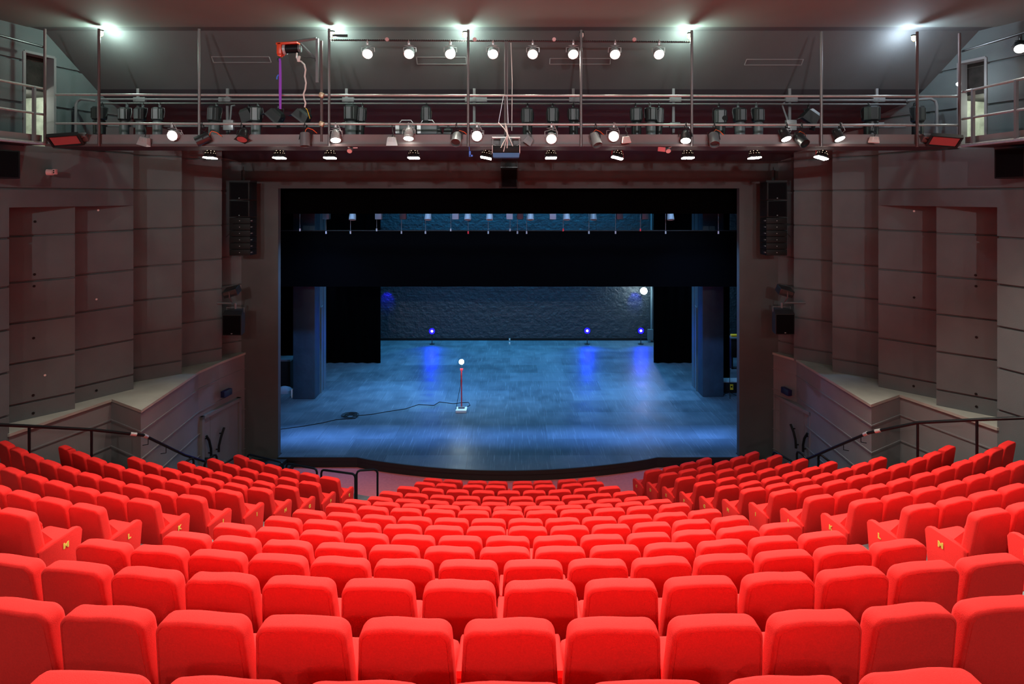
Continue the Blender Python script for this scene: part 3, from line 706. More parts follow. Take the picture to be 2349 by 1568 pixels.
# profile spotlights on the rear pipes
def profile(x, y, w_, h_, label, m='fixture', ang=0.0, tilt=0.0, panel='fixture_grey', Y=None, lower=True, hang=238):
    Y = Y or YQ-0.12; C = P(x, y, Y); root = thing('profile_spotlight', label, 'spotlight', C, group='profile spotlights on the rear pipes')
    W, H = w_/F*Y, h_/F*Y; R = Euler((0, ang, tilt)).to_matrix().to_4x4()
    mb = MB()
    prof = []
    k = 8
    ring = lambda s, z: [R @ Vector((s*W/2*math.cos(2*PI*(i+0.5)/k)*1.08, s*W/2*math.sin(2*PI*(i+0.5)/k)*1.08, z)) for i in range(k)]
    mb.loft([ring(0.55, H*0.52), ring(0.8, H*0.5), ring(1.0, H*0.40), ring(1.0, -H*0.42), ring(0.85, -H*0.5)]); mb.build('lamp_house', m, root, ang=20)
    mb = MB(); mb.box(R @ Vector((-W*0.02, -W*0.50, 0)), (W*0.36, 0.012, H*0.74), rot=R.to_euler()); mb.build('vent_panel', panel, root, smooth=False)
    mb = MB(); mb.box(R @ Vector((W*0.34, -W*0.40, 0)), (0.012, 0.014, H*0.74), rot=R.to_euler()); mb.box(R @ Vector((-W*0.34, -W*0.40, 0)), (0.012, 0.014, H*0.74), rot=R.to_euler()); mb.build('fin', panel, root, smooth=False)
    if lower:
        L = 30/F*Y
        mb = MB(); mb.lathe([(W*0.36, -H*0.5), (W*0.34, -H*0.55), (W*0.42, -H*0.58), (W*0.42, -H*0.58-L)], R, 16); mb.build('barrel', 'fixture_grey' if panel != 'fixture' else 'fixture', root)
    Ht = P(x, hang, Y)-C
    yoke(root, R, W*0.56, -H*0.25, Vector((0, 0.1, Ht.z)), 'fixture_grey' if panel != 'fixture' else 'fixture', 0.008)
    return root
profs = [(285, 262, 24, 30, 'fixture', 0, 'pale'), (322, 262, 24, 30, 'fixture', 0, 'fixture_grey'), (361, 262, 24, 30, 'fixture', 0, 'pale'), (228, 260, 30, 30, 'fixture', 0, 'fixture'),
         (492, 262, 28, 36, 'fixture', 0.04, 'fixture_grey'), (587, 262, 26, 36, 'fixture', 0, 'pale'), (806, 260, 32, 36, 'fixture', 0, 'fixture_grey'), (829, 264, 20, 34, 'fixture', 0.05, 'fixture'),
         (977, 262, 22, 36, 'fixture', 0, 'fixture'), (1210, 266, 26, 36, 'fixture', 0, 'fixture'), (1268, 264, 26, 36, 'fixture', 0, 'fixture'), (1316, 263, 24, 30, 'fixture', 0, 'fixture'),
         (1460, 263, 26, 32, 'fixture', 0, 'fixture'), (1493, 263, 26, 32, 'fixture', 0, 'fixture_grey'), (1514, 266, 16, 36, 'fixture', 0.05, 'fixture'), (1652, 268, 28, 34, 'fixture', 0, 'fixture'),
         (1697, 264, 28, 32, 'fixture', 0, 'fixture_grey'), (1739, 264, 26, 32, 'fixture', 0, 'fixture_grey'), (1998, 261, 36, 34, 'fixture', 0, 'fixture'), (2105, 262, 28, 36, 'fixture', 0, 'fixture')]
desc = ['leftmost of the three together at the left', 'middle of the three together at the left', 'rightmost of the three together at the left', 'big dark one nearest the left end', 'beside the second strut from the left', 'pale-fronted one left of the purple sling',
        'large one right of the double upright', 'slim dark one behind the large one', 'dark one above the low boxes left of the middle', 'first dark one right of the projector', 'second dark one right of the projector', 'slim one beside the fourth long upright',
        'left of the tight trio right of the middle', 'middle of the tight trio right of the middle', 'slim right one of the tight trio', 'square one with a round fan opening', 'middle of the three by the grey socket box', 'right one of the three by the grey socket box', 'wide one near the right end', 'tall one behind the last upright on the right']
for (x, y, w_, h_, m_, a, pn), dsc in zip(profs, desc):
    r = profile(x, y, w_, h_, 'black spotlight hanging above the bridge, '+dsc, m_, a, 0.2 if x % 2 else -0.15, pn)
    if x == 1652:
        mb = MB(); mb.cyl((0.05, -0.16, -0.04), (0.05, -0.13, -0.04), 0.055, 16); mb.build('fan', 'black', r)
def flood(x, y, w_, h_, ang, label, Y=None, hang=240):
    Y = Y or YQ-0.1; C = P(x, y, Y); root = thing('flood_lamp', label, 'stage lamp', C, group='unlit flood lamps')
    W, H = w_/F*Y, h_/F*Y; R = Euler((0.2, ang, 0)).to_matrix().to_4x4()
    mb = MB(); mb.loft([[R @ Vector((x_*W/2*s, y_*0.13*s, z)) for x_, y_ in ((-1, -1), (1, -1), (1, 1), (-1, 1))] for s, z in ((0.55, H/2), (0.85, H*0.3), (1.0, -H*0.35), (1.06, -H/2))]); mb.build('housing', 'fixture', root, smooth=False)
    for s_ in (-1, 1):
        mb = MB(); mb.box(R @ Vector((s_*W*0.56, 0, -H*0.62)), (0.008, 0.24, H*0.45), rot=Euler((0.2, ang-s_*0.5, 0))); mb.build('barn_door', 'fixture', root, smooth=False)
    yoke(root, R, W*0.5, 0, Vector((0, 0.1, P(x, hang, Y).z-C.z)))
flood(566, 263, 26, 30, -0.35, 'black flood lamp tilted behind the pale-fronted spotlight')
flood(634, 264, 36, 24, 0.75, 'black flood lamp tilted behind the purple sling')
flood(695, 264, 36, 24, 0.65, 'black flood lamp tilted with a yellow wire beside the white cable')
flood(1860, 266, 34, 30, 0.6, 'black flood lamp tilted left of the long bare upright near the right')
flood(1003, 300, 18, 14, -0.1, 'small dark flood lamp low behind the bridge railing', hang=285)
flood(1028, 300, 18, 14, 0.1, 'second small dark flood lamp low behind the railing', hang=285)
for x, l in ((932, 'grey boxy lamp low behind the railing, left one of the pair'), (981, 'grey boxy lamp low behind the railing, right one of the pair')):
    C = P(x, 296, YQ-0.2); root = thing('boxy_lamp', l, 'stage lamp', C, group='boxy lamps behind the railing')
    mb = MB(); mb.box((0, 0, 0), (0.42, 0.22, 0.24), bev=0.02); mb.build('housing', 'fixture_grey', root)
    mb = MB(); mb.box((-0.17, -0.115, 0), (0.08, 0.01, 0.2)); mb.build('side_plate', 'alu', root)
    mb = MB(); mb.tube([(-0.15, 0, 0.12), (-0.1, 0, 0.19), (0.1, 0, 0.19), (0.15, 0, 0.12)], 0.01, 6); mb.build('handle', 'alu', root)
# unlit cylinder lamps
def can(x, y, d, label, m='fixture_grey', tail=True, s=1.0):
    C = P(x, y, YR-0.12); root = thing('cylinder_lamp', label, 'stage lamp', C, group='unlit cylinder lamps on the bridge')
    R = orient(d); r, L = 0.098*s, 0.27*s
    mb = MB(); mb.lathe([(r*0.92, -L/2+0.05), (r*0.93, -L/2), (r, -L/2-0.002), (r, L/2-0.01), (r*0.92, L/2)], R, 24); mb.build('housing', m, root)
    mb = MB(); mb.lathe([(r*0.90, -L/2+0.05), (r*0.90, -L/2+0.055)], R, 24); mb.build('lens', 'glass', root)
    yoke(root, R, r*1.15, 0, P(x, 285, YR)-C, 'fixture')
    if tail:
        t = R @ Vector((0, 0, L/2)); mb = MB(); mb.tube([t, t+Vector((0.01, 0, 0.06)), t+Vector((0.05, 0, 0.10)), t+Vector((0.14, 0.03, 0.07)), t+Vector((0.22, 0.05, 0.0))], 0.008, 6); mb.build('cable', 'orange_cable', root)
can(465, 319, (-0.75, -0.35, -0.45), 'dark cylinder lamp tilted to the left at the second long upright', 'fixture')
can(700, 320, (0.05, -0.15, -1), 'grey cylinder lamp hanging upright with an orange cable, near the double upright')
can(1047, 319, (-0.05, -0.75, -0.6), 'grey cylinder lamp pointing down at the camera, left of the bright lamp beside the projector')
can(1366, 321, (0.25, -0.5, -0.8), 'pale grey cylinder lamp with an orange cable, right of the projector')
can(1638, 320, (-0.1, -0.6, -0.75), 'grey cylinder lamp with an open mouth, right of the fourth upright from the right')
can(1838, 321, (0.2, -0.75, -0.6), 'dark cylinder lamp tilted at the camera, beside a lit lamp near the right', 'fixture')
# red gel lamps
C = P(555, 318, YR-0.12); rt = par(555, 319, YR-0.12, (0, -0.45, -0.8), 'unlit black lamp with a red gel frame, between the second and third uprights', 'unlit lamps', 285, YR, lit=False, m='fixture')
R = orient((0, -0.45, -0.8)); mb = MB(); mb.lathe([(0.095, -0.012), (0.095, -0.008)], R, 22); mb.build('red_gel', 'gel', rt)
mb = MB(); mb.loft([[R @ Vector((0.16*math.cos(a), 0.16*math.sin(a), z)) for a in (0, PI/2, PI, 3*PI/2)] for z in (-0.006, 0.0)]); mb.build('gel_frame', 'fixture', rt, smooth=False)
for x, y, sg, l in ((150, 319, 1, 'black flood lamp with a red gel under the left end of the bridge'), (2166, 321, -1, 'black flood lamp with a red gel under the right end of the bridge')):
    C = P(x, y, YR-0.25); root = thing('gel_flood', l, 'stage lamp', C, group='red gel floods at the bridge ends')
    Rm = Euler((-0.50, sg*-0.12, sg*0.35)).to_matrix().to_4x4(); Re = Rm.to_euler()
    mb = MB(); mb.box((0, 0, 0), (0.52, 0.36, 0.05), rot=Re); 
    for dx, dy, sx, sy in ((0, 0.17, 0.52, 0.03), (0, -0.17, 0.52, 0.03), (0.25, 0, 0.03, 0.36), (-0.25, 0, 0.03, 0.36)): mb.box(Rm @ Vector((dx, dy, -0.035)), (sx, sy, 0.03), rot=Re)
    mb.build('frame', 'fixture', root, smooth=False)
    mb = MB(); mb.box(Rm @ Vector((0, 0, -0.03)), (0.44, 0.27, 0.012), rot=Re); mb.build('red_gel', 'gel', root, smooth=False)
    mb = MB(); mb.box(Rm @ Vector((sg*0.20, 0.08, 0.07)), (0.3, 0.2, 0.10), rot=Re, bev=0.02); mb.build('ballast_box', 'fixture_grey', root)
    mb = MB(); mb.tube([Rm @ Vector((sg*0.27, 0.05, 0)), Vector((sg*0.34, 0.12, 0.12)), Vector((sg*0.2, 0.27, 0.10))], 0.014, 6); mb.build('yoke', 'fixture', root)
def small_lamp(x, y, label, ang=0.0, m='fixture_grey', w_=24, h_=20, red=False, Y=None, post=True):
    Y = Y or YR-0.12; C = P(x, y, Y); root = thing('small_flood', label, 'stage lamp', C, group='small unlit floods on the bridge')
    W, H = w_/F*Y, h_/F*Y; R = Euler((0.1, ang, 0)).to_matrix().to_4x4()
    mb = MB(); mb.loft([[R @ Vector((x_*W/2*s, y_*0.07*s, z)) for x_, y_ in ((-1, -1), (1, -1), (1, 1), (-1, 1))] for s, z in ((0.6, H*0.5), (0.75, H*0.42), (1.0, -H*0.5))])
    for i in range(5): mb.box(R @ Vector(((i-2)*W*0.15, -0.055, H*0.2)), (0.008, 0.03, H*0.5), rot=R.to_euler())
    mb.build('housing', m, root, smooth=False)
    mb = MB(); mb.box(R @ Vector((0, -0.0, -H*0.52)), (W*0.92, 0.12, 0.015), rot=R.to_euler()); mb.build('lens', 'gel' if red else 'glass', root, smooth=False)
    if post:
        h = P(x, 285 if y > 290 else y-15, YR)-C; mb = MB(); mb.tube([R @ Vector((0, 0, H*0.5)), Vector((0.03, 0, H*0.5+0.06)), Vector((0.0, 0.06, max(h.z*0.6, H))), h], 0.010, 6); mb.build('bracket', 'fixture', root)
small_lamp(331, 324, 'small finned grey flood hanging left of the first lit rail lamp', 0.25, 'alu')
small_lamp(899, 324, 'small finned grey flood hanging left of the middle', 0.0, 'alu')
small_lamp(1213, 322, 'small grey flood tilted beside the projector', 0.6, 'fixture_grey', 20, 18)
small_lamp(1436, 320, 'small white flood with a red lens beside a lit lamp', -0.1, 'white', 20, 15, True)
small_lamp(2005, 320, 'small white flood with a red lens near the right end of the bridge', 0.05, 'white', 18, 14, True)
for x, l, fl in ((802, 'small round lamp clipped under the bridge, left of the middle', False), (1533, 'small round lamp with a red flap clipped under the bridge', True)):
    C = P(x, 346, YR+0.1); root = thing('pin_spot', l, 'stage lamp', C, group='pin spots under the bridge')
    mb = MB(); mb.lathe([(0.05, 0.0), (0.055, 0.02), (0.05, 0.09), (0.02, 0.12)], orient((0, -0.8, -0.6)), 16); mb.build('housing', 'fixture_grey', root)
    mb = MB(); mb.lathe([(0.05, -0.01), (0.05, -0.004)], orient((0, -0.8, -0.6)), 16); mb.build('lens', 'pinkish', root)
    mb = MB(); mb.tube([(0.0, 0, 0.05), (-0.03 if x < 1000 else 0.07, 0, 0.10), (-0.03 if x < 1000 else 0.07, 0, 0.24)], 0.018, 8); mb.build('bracket', 'alu', root)
    if fl: mb = MB(); mb.box((-0.14, -0.02, 0.03), (0.15, 0.01, 0.09), rot=(0, 0.1, 0)); mb.build('red_flap', 'red_paint', root)
    else: mb = MB(); mb.box((0.12, -0.02, 0.06), (0.09, 0.01, 0.02)); mb.build('pink_tab', 'pinkish', root)
# projector
PJ = P(1161, 347, YR-0.3); root = thing('projector', 'blue and black projector with white cables hanging in the middle of the bridge', 'projector', PJ)
W = 62/F*(YR-0.3)
mb = MB(); mb.box((0, 0.16, 0.045), (W, 0.36, 0.14), bev=0.015); mb.build('body', 'black', root)
mb = MB(); mb.loft([[(-W/2, -0.03, -0.03), (W/2, -0.03, -0.03), (W/2, 0.34, -0.03), (-W/2, 0.34, -0.03)], [(-W/2*0.96, -0.01, -0.115), (W/2*0.96, -0.01, -0.115), (W/2*0.96, 0.32, -0.115), (-W/2*0.96, 0.32, -0.115)]]); mb.build('base_cover', 'blue', root, smooth=False)
for s_ in (-1, 1):
    mb = MB(); mb.box((s_*(W/2+0.002), 0.13, 0.04), (0.012, 0.36, 0.15)); mb.build('side_trim', 'white', root)
mb = MB(); mb.cyl((-0.27, 0.1, 0.275), (0.27, 0.1, 0.275), 0.017); mb.build('mounting_bar', 'alu', root)
mb = MB()
for s_ in (-1, 1): mb.tube([(s_*0.26, 0.1, 0.27), (s_*0.27, 0.1, 0.15), (s_*0.18, 0.1, 0.11)], 0.005, 5)
mb.build('safety_wire', 'alu', root)
for i, (a, b, c) in enumerate((((-0.02, 0.0, 0.55), (0.02, -0.04, 0.3), (-0.10, -0.03, 0.07)), ((0.0, 0, 0.5), (0.03, -0.05, 0.25), (0.02, -0.03, 0.06)), ((-0.15, 0, 0.56), (0.03, -0.04, 0.33), (0.13, -0.03, 0.10)), ((0.0, 0, 0.5), (0.0, -0.04, 0.2), (-0.05, -0.04, -0.01)))):
    mb = MB(); mb.tube([Vector(a).lerp(Vector(b), 0.0), Vector(a).lerp(Vector(b), 0.5)+Vector((0.01*i, 0, 0)), b, Vector(b).lerp(Vector(c), 0.6), c], 0.009, 6); mb.build('cable', 'white', root)
mb = MB(); mb.box((0, 0.1, 0.18), (0.22, 0.14, 0.16)); mb.build('hanging_bracket', 'fixture', root)
mb = MB(); mb.box(P(1078, 353, YR)-Vector((0, 0, 0)), (0.035, 0.02, 0.11)); mb.box(P(1081, 357, YR), (0.06, 0.02, 0.035)); mb.cyl(P(1077, 346, YR), P(1076, 334, YR), 0.005); o = mb.build('blue_tag', 'bblue'); tag(o, 'small bright blue tag dangling under the bridge left of the projector', 'tag')
for pts, l in (([(1155, 220), (1143, 284)], 'left'), ([(1163, 220), (1166, 284)], 'right')):
    mb = MB(); mb.tube([P(a, b, YR-0.05) for a, b in pts], 0.006, 6); o = mb.build('guy_wire', 'alu'); tag(o, 'thin pale guy wire between the bridge rails above the projector, %s one' % l, 'wire', 'guy wires')

# hoist, sling and cable
HO = P(664, 112, YR-0.1); root = thing('hoist', 'orange electric hoist on a swing arm above the bridge', 'hoist', HO)
s = (YR-0.1)/F
def hp(x, y, dy=0.0): return P(x, y, YR-0.1+dy)-HO
mb = MB(); mb.cyl(hp(651, 113), hp(685, 111.5), 0.085, 18); mb.build('motor', 'gloss', root)
mb = MB(); mb.cyl(hp(651, 113.5), hp(657, 113.2), 0.105, 18); mb.build('drum', 'alu', root)
mb = MB(); mb.box(hp(661, 101), (0.42, 0.20, 0.045), rot=(0, -0.07, 0), bev=0.01); mb.box(hp(644, 113), (0.10, 0.20, 0.24), bev=0.02); mb.box(hp(643, 126), (0.08, 0.1, 0.07), rot=(0, 0.4, 0), bev=0.01); mb.build('frame', 'orange', root)
mb = MB(); mb.cyl(hp(684, 111.5), hp(690, 111), 0.075, 16); mb.build('motor_cap', 'fixture_grey', root)
mb = MB(); mb.tube([hp(648, 99, 0.02), hp(726, 88, 0.02)], 0.03, 4); mb.tube([hp(690, 100, 0.02), hp(723, 134, 0.02)], 0.024, 4); mb.box((hp(727, 88)+hp(727, 189))/2+Vector((0, 0.02, 0)), (0.05, 0.05, 101*s)); mb.build('swing_arm', 'fixture_grey', root, smooth=False)
mb = MB(); mb.cyl(hp(641, 128), hp(639, 135), 0.012); mb.tube([hp(639, 137)+Vector((0.03*math.cos(a), 0, 0.03*math.sin(a))) for a in [2*PI*i/10 for i in range(9)]], 0.012, 6); mb.build('hook', 'fixture', root)
mb = MB(); mb.tube([hp(694, 130), hp(703, 132), hp(712, 131), hp(722, 134), hp(724, 141)], 0.013, 6); mb.build('black_cable', 'fixture', root)
mb = MB(); mb.loft([[P(x, y, YR-0.14+d) for x, y, d in ((x0, yy, 0), (x1, yy, 0), (x1, yy, 0.012), (x0, yy, 0.012))] for x0, x1, yy in ((639.5, 643.5, 134), (640, 645, 140), (640, 646, 170), (639.5, 646, 210), (640.5, 645.5, 250))])
o = mb.build('lifting_sling', 'purple'); tag(o, 'purple lifting sling hanging from the hoist hook over the bridge rail', 'sling')
mb = MB(); mb.loft([[P(x, y, YR-0.15+d) for x, y, d in ((x0, yy, 0), (x1, yy, 0), (x1, yy, 0.008), (x0, yy, 0.008))] for x0, x1, yy in ((637, 640, 171), (634, 637, 176), (633.5, 636.5, 182))]); mb.build('blue_label', 'bblue', o)
mb = MB(); mb.tube([P(x, y, YR-0.15) for x, y in ((681, 121), (680, 131), (684, 139), (691, 141), (698, 148), (701, 160), (699, 175), (702, 190), (700, 205), (696, 216), (698, 228), (701, 236), (699, 246))], 0.016, 8)
o = mb.build('hoist_cable', 'white'); tag(o, 'thick white cable drooping from the hoist to the flood lamp', 'cable')
mb = MB(); mb.box(P(685.5, 135, YR-0.16), (0.05, 0.03, 0.12), rot=(0, 0.2, 0), bev=0.01); mb.build('plug', 'white', o)
mb = MB(); mb.tube([P(x, y, YR-0.1) for x, y in ((701, 248), (705, 252), (708, 262), (711, 272))], 0.007, 6); mb.build('yellow_wire', 'yel', o)
# bulkhead lights
for i, (x, y, on, l) in enumerate(((232, 76, 1, 'leftmost'), (762, 78, 1, 'second from the left'), (1067, 79, 1, 'third from the left'), (1334, 80, 0, 'unlit one'), (1582, 82, 1, 'second from the right'), (2096, 87, 1, 'rightmost'))):
    C = P(x, y, YR+0.05); root = thing('bulkhead_light', 'small caged bulkhead light atop a bridge upright, %s' % l, 'light', C, group='bulkhead lights')
    mb = MB(); mb.lathe([(0.05, 0.06), (0.055, 0.04), (0.05, 0.035)], seg=14); mb.build('cap', 'fixture', root)
    mb = MB(); mb.lathe([(0.038, 0.035), (0.04, -0.03), (0.02, -0.06)], seg=14); mb.build('glass', 'lens_bulk' if on else 'pinkish', root)
    mb = MB()
    for k in range(4): a = PI/2*k; mb.tube([(0.05*math.cos(a), 0.05*math.sin(a), 0.035), (0.048*math.cos(a), 0.048*math.sin(a), -0.04), (0, 0, -0.075)], 0.004, 5)
    mb.build('cage', 'yel' if on else 'fixture', root)
    if on: lamp('POINT', C+Vector((0, 0.18, -0.06)), 60, (0.74, 1.0, 0.87) if i < 5 else (0.72, 0.86, 1.0), size=0.05)
# side galleries towards the camera
for side, sg, pts in (('left', -1, dict(top=[(103, 204), (0, 184)], low=[(103, 263), (0, 249)], beam=[(104, 329.5), (0, 320.5)], post=[78], hi=[(103, 109), (0, 79)])),
                      ('right', 1, dict(top=[(2207, 211), (2349, 180)], low=[(2207, 273), (2349, 245)], beam=[(2199, 334), (2349, 317)], post=[2232, 2331], hi=[(2205, 118), (2349, 84)]))):
    org = P(103 if sg < 0 else 2204, 329, YR)
    root = thing('side_gallery', 'pipe-railed gallery along the %s wall joining the bridge' % side, 'gallery', org)
    z0 = P(*pts['top'][0], YR).z
    (xa, ya), (xb, yb) = pts['top']; Yb = (z0-E)*F/(450-yb); A = P(xa, ya, YR); B = P(xb, yb, Yb); dirn = (B-A).normalized()
    ext = B + dirn*2.5
    def along(px):       # point on the rail line seen at pixel column px
        k = (px-1174.5)/F; t = (CX+k*A.y-A.x)/(dirn.x-k*dirn.y); return A+dirn*t
    zl = P(*pts['low'][0], YR).z; zb = P(*pts['beam'][0], YR).z; zh = P(*pts['hi'][0], YR).z
    for nm_, z in (('rail', z0), ('rail', zl), ('upper_pipe', zh)):
        mb = MB(); mb.tube([(A.x-org.x, A.y-org.y, z-org.z), (ext.x-org.x, ext.y-org.y, z-org.z)], 0.024); mb.build(nm_, 'steel' if nm_ == 'rail' else 'fixture', root)
    mb = MB(); mb.tube([(A.x-org.x, A.y-org.y, zb-org.z), (ext.x-org.x, ext.y-org.y, zb-org.z)], 0.035, 8); mb.build('edge_beam', 'steel', root)
    for px in pts['post']:
        q = along(px); mb = MB(); mb.box((q.x-org.x, q.y-org.y, (z0+zb)/2-org.z), (0.05, 0.05, z0-zb)); mb.build('post', 'grey', root, smooth=False)
    mb = MB(); w_ = 1.6*sg
    mb.prism([(A.x-org.x, A.y-org.y), (A.x-org.x+w_, A.y-org.y+0.3), (ext.x-org.x+w_, ext.y-org.y), (ext.x-org.x, ext.y-org.y)], zb-org.z-0.03, zb-org.z+0.01); mb.build('deck', 'ceil_red', root, smooth=False)
    mb = MB(); mb.prism([(A.x-org.x+0.06*sg, A.y-org.y), (A.x-org.x+0.08*sg, A.y-org.y), (ext.x-org.x+0.08*sg, ext.y-org.y), (ext.x-org.x+0.06*sg, ext.y-org.y)], zb-org.z, zb-org.z+0.17); mb.build('kick_board', 'fascia', root, smooth=False)
C = P(2198, 193, YR+0.3); o = MB().ball(C, 0.035).build('bare_bulb', 'lens_cool'); tag(o, 'small bright white bulb beside the last upright on the right', 'bulb'); lamp('POINT', C+Vector((0.1, -0.1, 0)), 6, (0.9, 0.95, 1), size=0.04)
# moving-wall camera and edge loudspeakers
def plane_pt(side, x, y, off=0.0):
    S = SIDES[side]; c1, d = S['c1'], S['d']; k = (x-1174.5)/F; s_ = (CX+k*c1.y-c1.x)/(d.x-k*d.y); q = c1+d*s_; n = Vector((-d.y, d.x))*S['sg']
    q = q-n*off; return Vector((q.x, q.y, E-(y-450)/F*q.y))
C = plane_pt('left', 108, 395, 0.12); root = thing('wall_camera', 'small pinkish white camera mounted high on the left wall', 'camera', C)
mb = MB(); mb.cyl((-0.06, -0.05, 0), (0.05, -0.02, 0.0), 0.062, 16); mb.build('housing', 'pinkish', root)
mb = MB(); mb.box((0.085, -0.02, 0.01), (0.06, 0.08, 0.11), bev=0.01); mb.build('lens_block', 'pinkish', root)
mb = MB(); mb.cyl((0.09, -0.065, 0.03), (0.09, -0.055, 0.03), 0.015, 10); mb.cyl((0.09, -0.065, -0.01), (0.09, -0.055, -0.01), 0.015, 10); mb.build('lens', 'black', root)
mb = MB(); mb.cyl((0, 0, 0), (-0.06, 0.12, 0.0), 0.02); mb.build('bracket', 'pinkish', root)
for side, x0, x1, y0, y1 in (('left', -75, 2, 346, 410), ('right', 2322, 2395, 343, 410)):
    a = plane_pt(side, x0 if side == 'left' else x1, y0, 0.3); b = plane_pt(side, x1 if side == 'left' else x0, y0, 0.3); m_ = (a+b)/2
    ang = math.atan2(SIDES[side]['d'].y, SIDES[side]['d'].x); zt_, zb_ = a.z, E-(y1-450)/F*b.y
    zt_ = E-(y0-450)/F*b.y
    root = thing('wall_loudspeaker', 'large black loudspeaker mounted high on the %s wall at the edge of the photo' % side, 'loudspeaker', ((a.x+b.x)/2, (a.y+b.y)/2, (zt_+zb_)/2), rz=ang if side == 'left' else ang+PI)
    L = (Vector((a.x, a.y))-Vector((b.x, b.y))).length
    mb = MB(); mb.box((0, 0, 0), (L, 0.4, zt_-zb_), bev=0.012); mb.build('cabinet', 'black', root)
    sy = -1 if side == 'left' else 1
    mb = MB(); mb.box((0, -0.203, 0), (L*0.86, 0.01, (zt_-zb_)*0.9)); mb.build('grille', 'grille', root)
    
# line arrays, brackets, moving lights and side loudspeakers
def array(xc, side, sg):
    Y = 17.3; C = P(xc, 500, Y); W = 46/F*Y
    root = thing('line_array', 'tall hanging stack of black loudspeakers left of the stage' if sg < 0 else 'tall hanging stack of black loudspeakers right of the stage', 'loudspeaker', C)
    def z(y): return P(0, y, Y).z-C.z
    mb = MB(); mb.box((0, 0, z(416)), (W*1.04, 0.45, 0.05)); mb.build('flying_frame', 'fixture', root)
    for y0, y1 in ((418, 458), (459.5, 497)):
        mb = MB(); mb.box((0, 0, (z(y0)+z(y1))/2), (W, 0.5, z(y0)-z(y1)), bev=0.01); c_ = mb.build('cabinet', 'black', root)
        mb = MB(); mb.box((0, -0.253, (z(y0)+z(y1))/2), (W*0.86, 0.012, (z(y0)-z(y1))*0.9)); mb.build('grille', 'grille', c_)
        mb = MB(); mb.box((0, -0.262, z(y1)+0.05), (0.03, 0.006, 0.02)); mb.build('badge', 'alu', c_)
    for i in range(6):
        y0, y1 = 498.5+14.4*i, 512+14.4*i; dx = sg*-0.01*i*0.0; dy = 0.0
        mb = MB(); mb.box((dx, dy, (z(y0)+z(y1))/2), (W*1.02, 0.45, z(y0)-z(y1)), bev=0.006); c_ = mb.build('cabinet', 'black', root)
        mb = MB(); mb.box((dx, dy-0.235, (z(y0)+z(y1))/2), (0.02, 0.01, 0.02)); mb.build('badge', 'alu', c_)
        mb = MB(); mb.box((-sg*W*0.53, dy-0.15, (z(y0)+z(y1))/2), (0.03, 0.08, 0.03)); mb.build('rigging_pin', 'fixture_grey', c_)
    mb = MB(); mb.cyl((0.0, 0, z(415)), (0.0, 0, z(382)), 0.012); mb.tube([(-0.05, 0, z(414)), (0, 0, z(407)), (0.05, 0, z(414))], 0.01, 6); mb.cyl((0.0, 0, z(390)), (0, 0, 1.0), 0.05, 4); mb.build('chain_hoist', 'fixture', root)
    mb = MB(); x_ = sg*W*0.5; mb.tube([(x_, 0.1, z(505)), (x_+sg*0.07, 0.1, z(530)), (x_+sg*0.3, 0.2, z(545))], 0.01, 6); mb.build('cable', 'fixture', root)
array(558, 'left', -1); array(1774, 'right', 1)
def side_rig(x, xl, y_sp, y_l, sg, sidename):
    Y = 17.2; C = P(x, y_sp, Y); root = thing('bracket_loudspeaker', 'black loudspeaker on a pole bracket %s of the stage below the tall stack' % sidename, 'loudspeaker', C)
    def q(px, py): return P(px, py, Y)-C
    W, H = 44/F*Y, 54/F*Y
    mb = MB(); mb.loft([[(x_*W/2*s, y_, z_) for x_, y_ in ((-1, -0.22), (1, -0.22), (0.7, 0.2), (-0.7, 0.2))] for s, z_ in ((0.96, -H/2), (1.0, H*0.36))], cap=True)
    mb.loft([[(x_*W/2, y_, H*0.36) for x_, y_ in ((-1, -0.22), (1, -0.22), (0.7, 0.2), (-0.7, 0.2))], [(x_*W/2*0.92, y_, H*0.52) for x_, y_ in ((-1, -0.10), (1, -0.10), (0.7, 0.18), (-0.7, 0.18))]])
    mb.build('cabinet', 'fixture', root, smooth=False)
    mb = MB(); mb.box((0, -0.226, -H*0.07), (W*0.9, 0.01, H*0.8)); mb.build('grille', 'grille', root, smooth=False)
    mb = MB(); mb.box((0.0, -0.235, -H*0.42), (0.04, 0.006, 0.02)); mb.build('badge', 'alu', root)
    mb = MB(); mb.tube([(-W*0.45, 0, H*0.4), (-W*0.45, 0, H*0.62), (W*0.45, 0, H*0.62), (W*0.45, 0, H*0.4)], 0.012, 6); mb.build('bracket', 'fixture_grey', root)
    mb = MB(); mb.cyl(q(xl+sg*0, y_l+27), q(xl+sg*48, y_l+27), 0.025); mb.cyl(q(x, y_l+27), q(x, y_sp-30), 0.03); mb.build('support_arm', 'fixture_grey', root)
    C2 = P(xl, y_l, Y); r2 = thing('moving_light', 'small dark spotlight on the arm above the %s loudspeaker' % sidename, 'spotlight', C2)
    R = Euler((0.25, sg*-0.25, 0)); 
    mb = MB(); mb.box((0, 0, 0.0), (0.40, 0.34, 0.20), rot=(0.3, -sg*-0.25, 0), bev=0.02); mb.build('housing', 'fixture', r2)
    mb = MB(); mb.box((0, -0.165, -0.02), (0.34, 0.02, 0.09), rot=(0.3, -sg*-0.25, 0)); mb.build('front_glass', 'glass', r2)
    mb = MB(); mb.tube([(0.0, -0.17, 0.02), (0.01, -0.16, -0.16), (0.0, -0.02, -0.28), (0, 0, -0.30)], 0.018, 6); mb.build('bracket', 'brown', r2)
side_rig(540, 532, 738, 668, -1, 'left'); side_rig(1793, 1800, 736, 667, 1, 'right')
C = P(1168, 409, 17.8); root = thing('centre_loudspeaker', 'black loudspeaker hanging on two cables above the middle of the stage opening', 'loudspeaker', C)
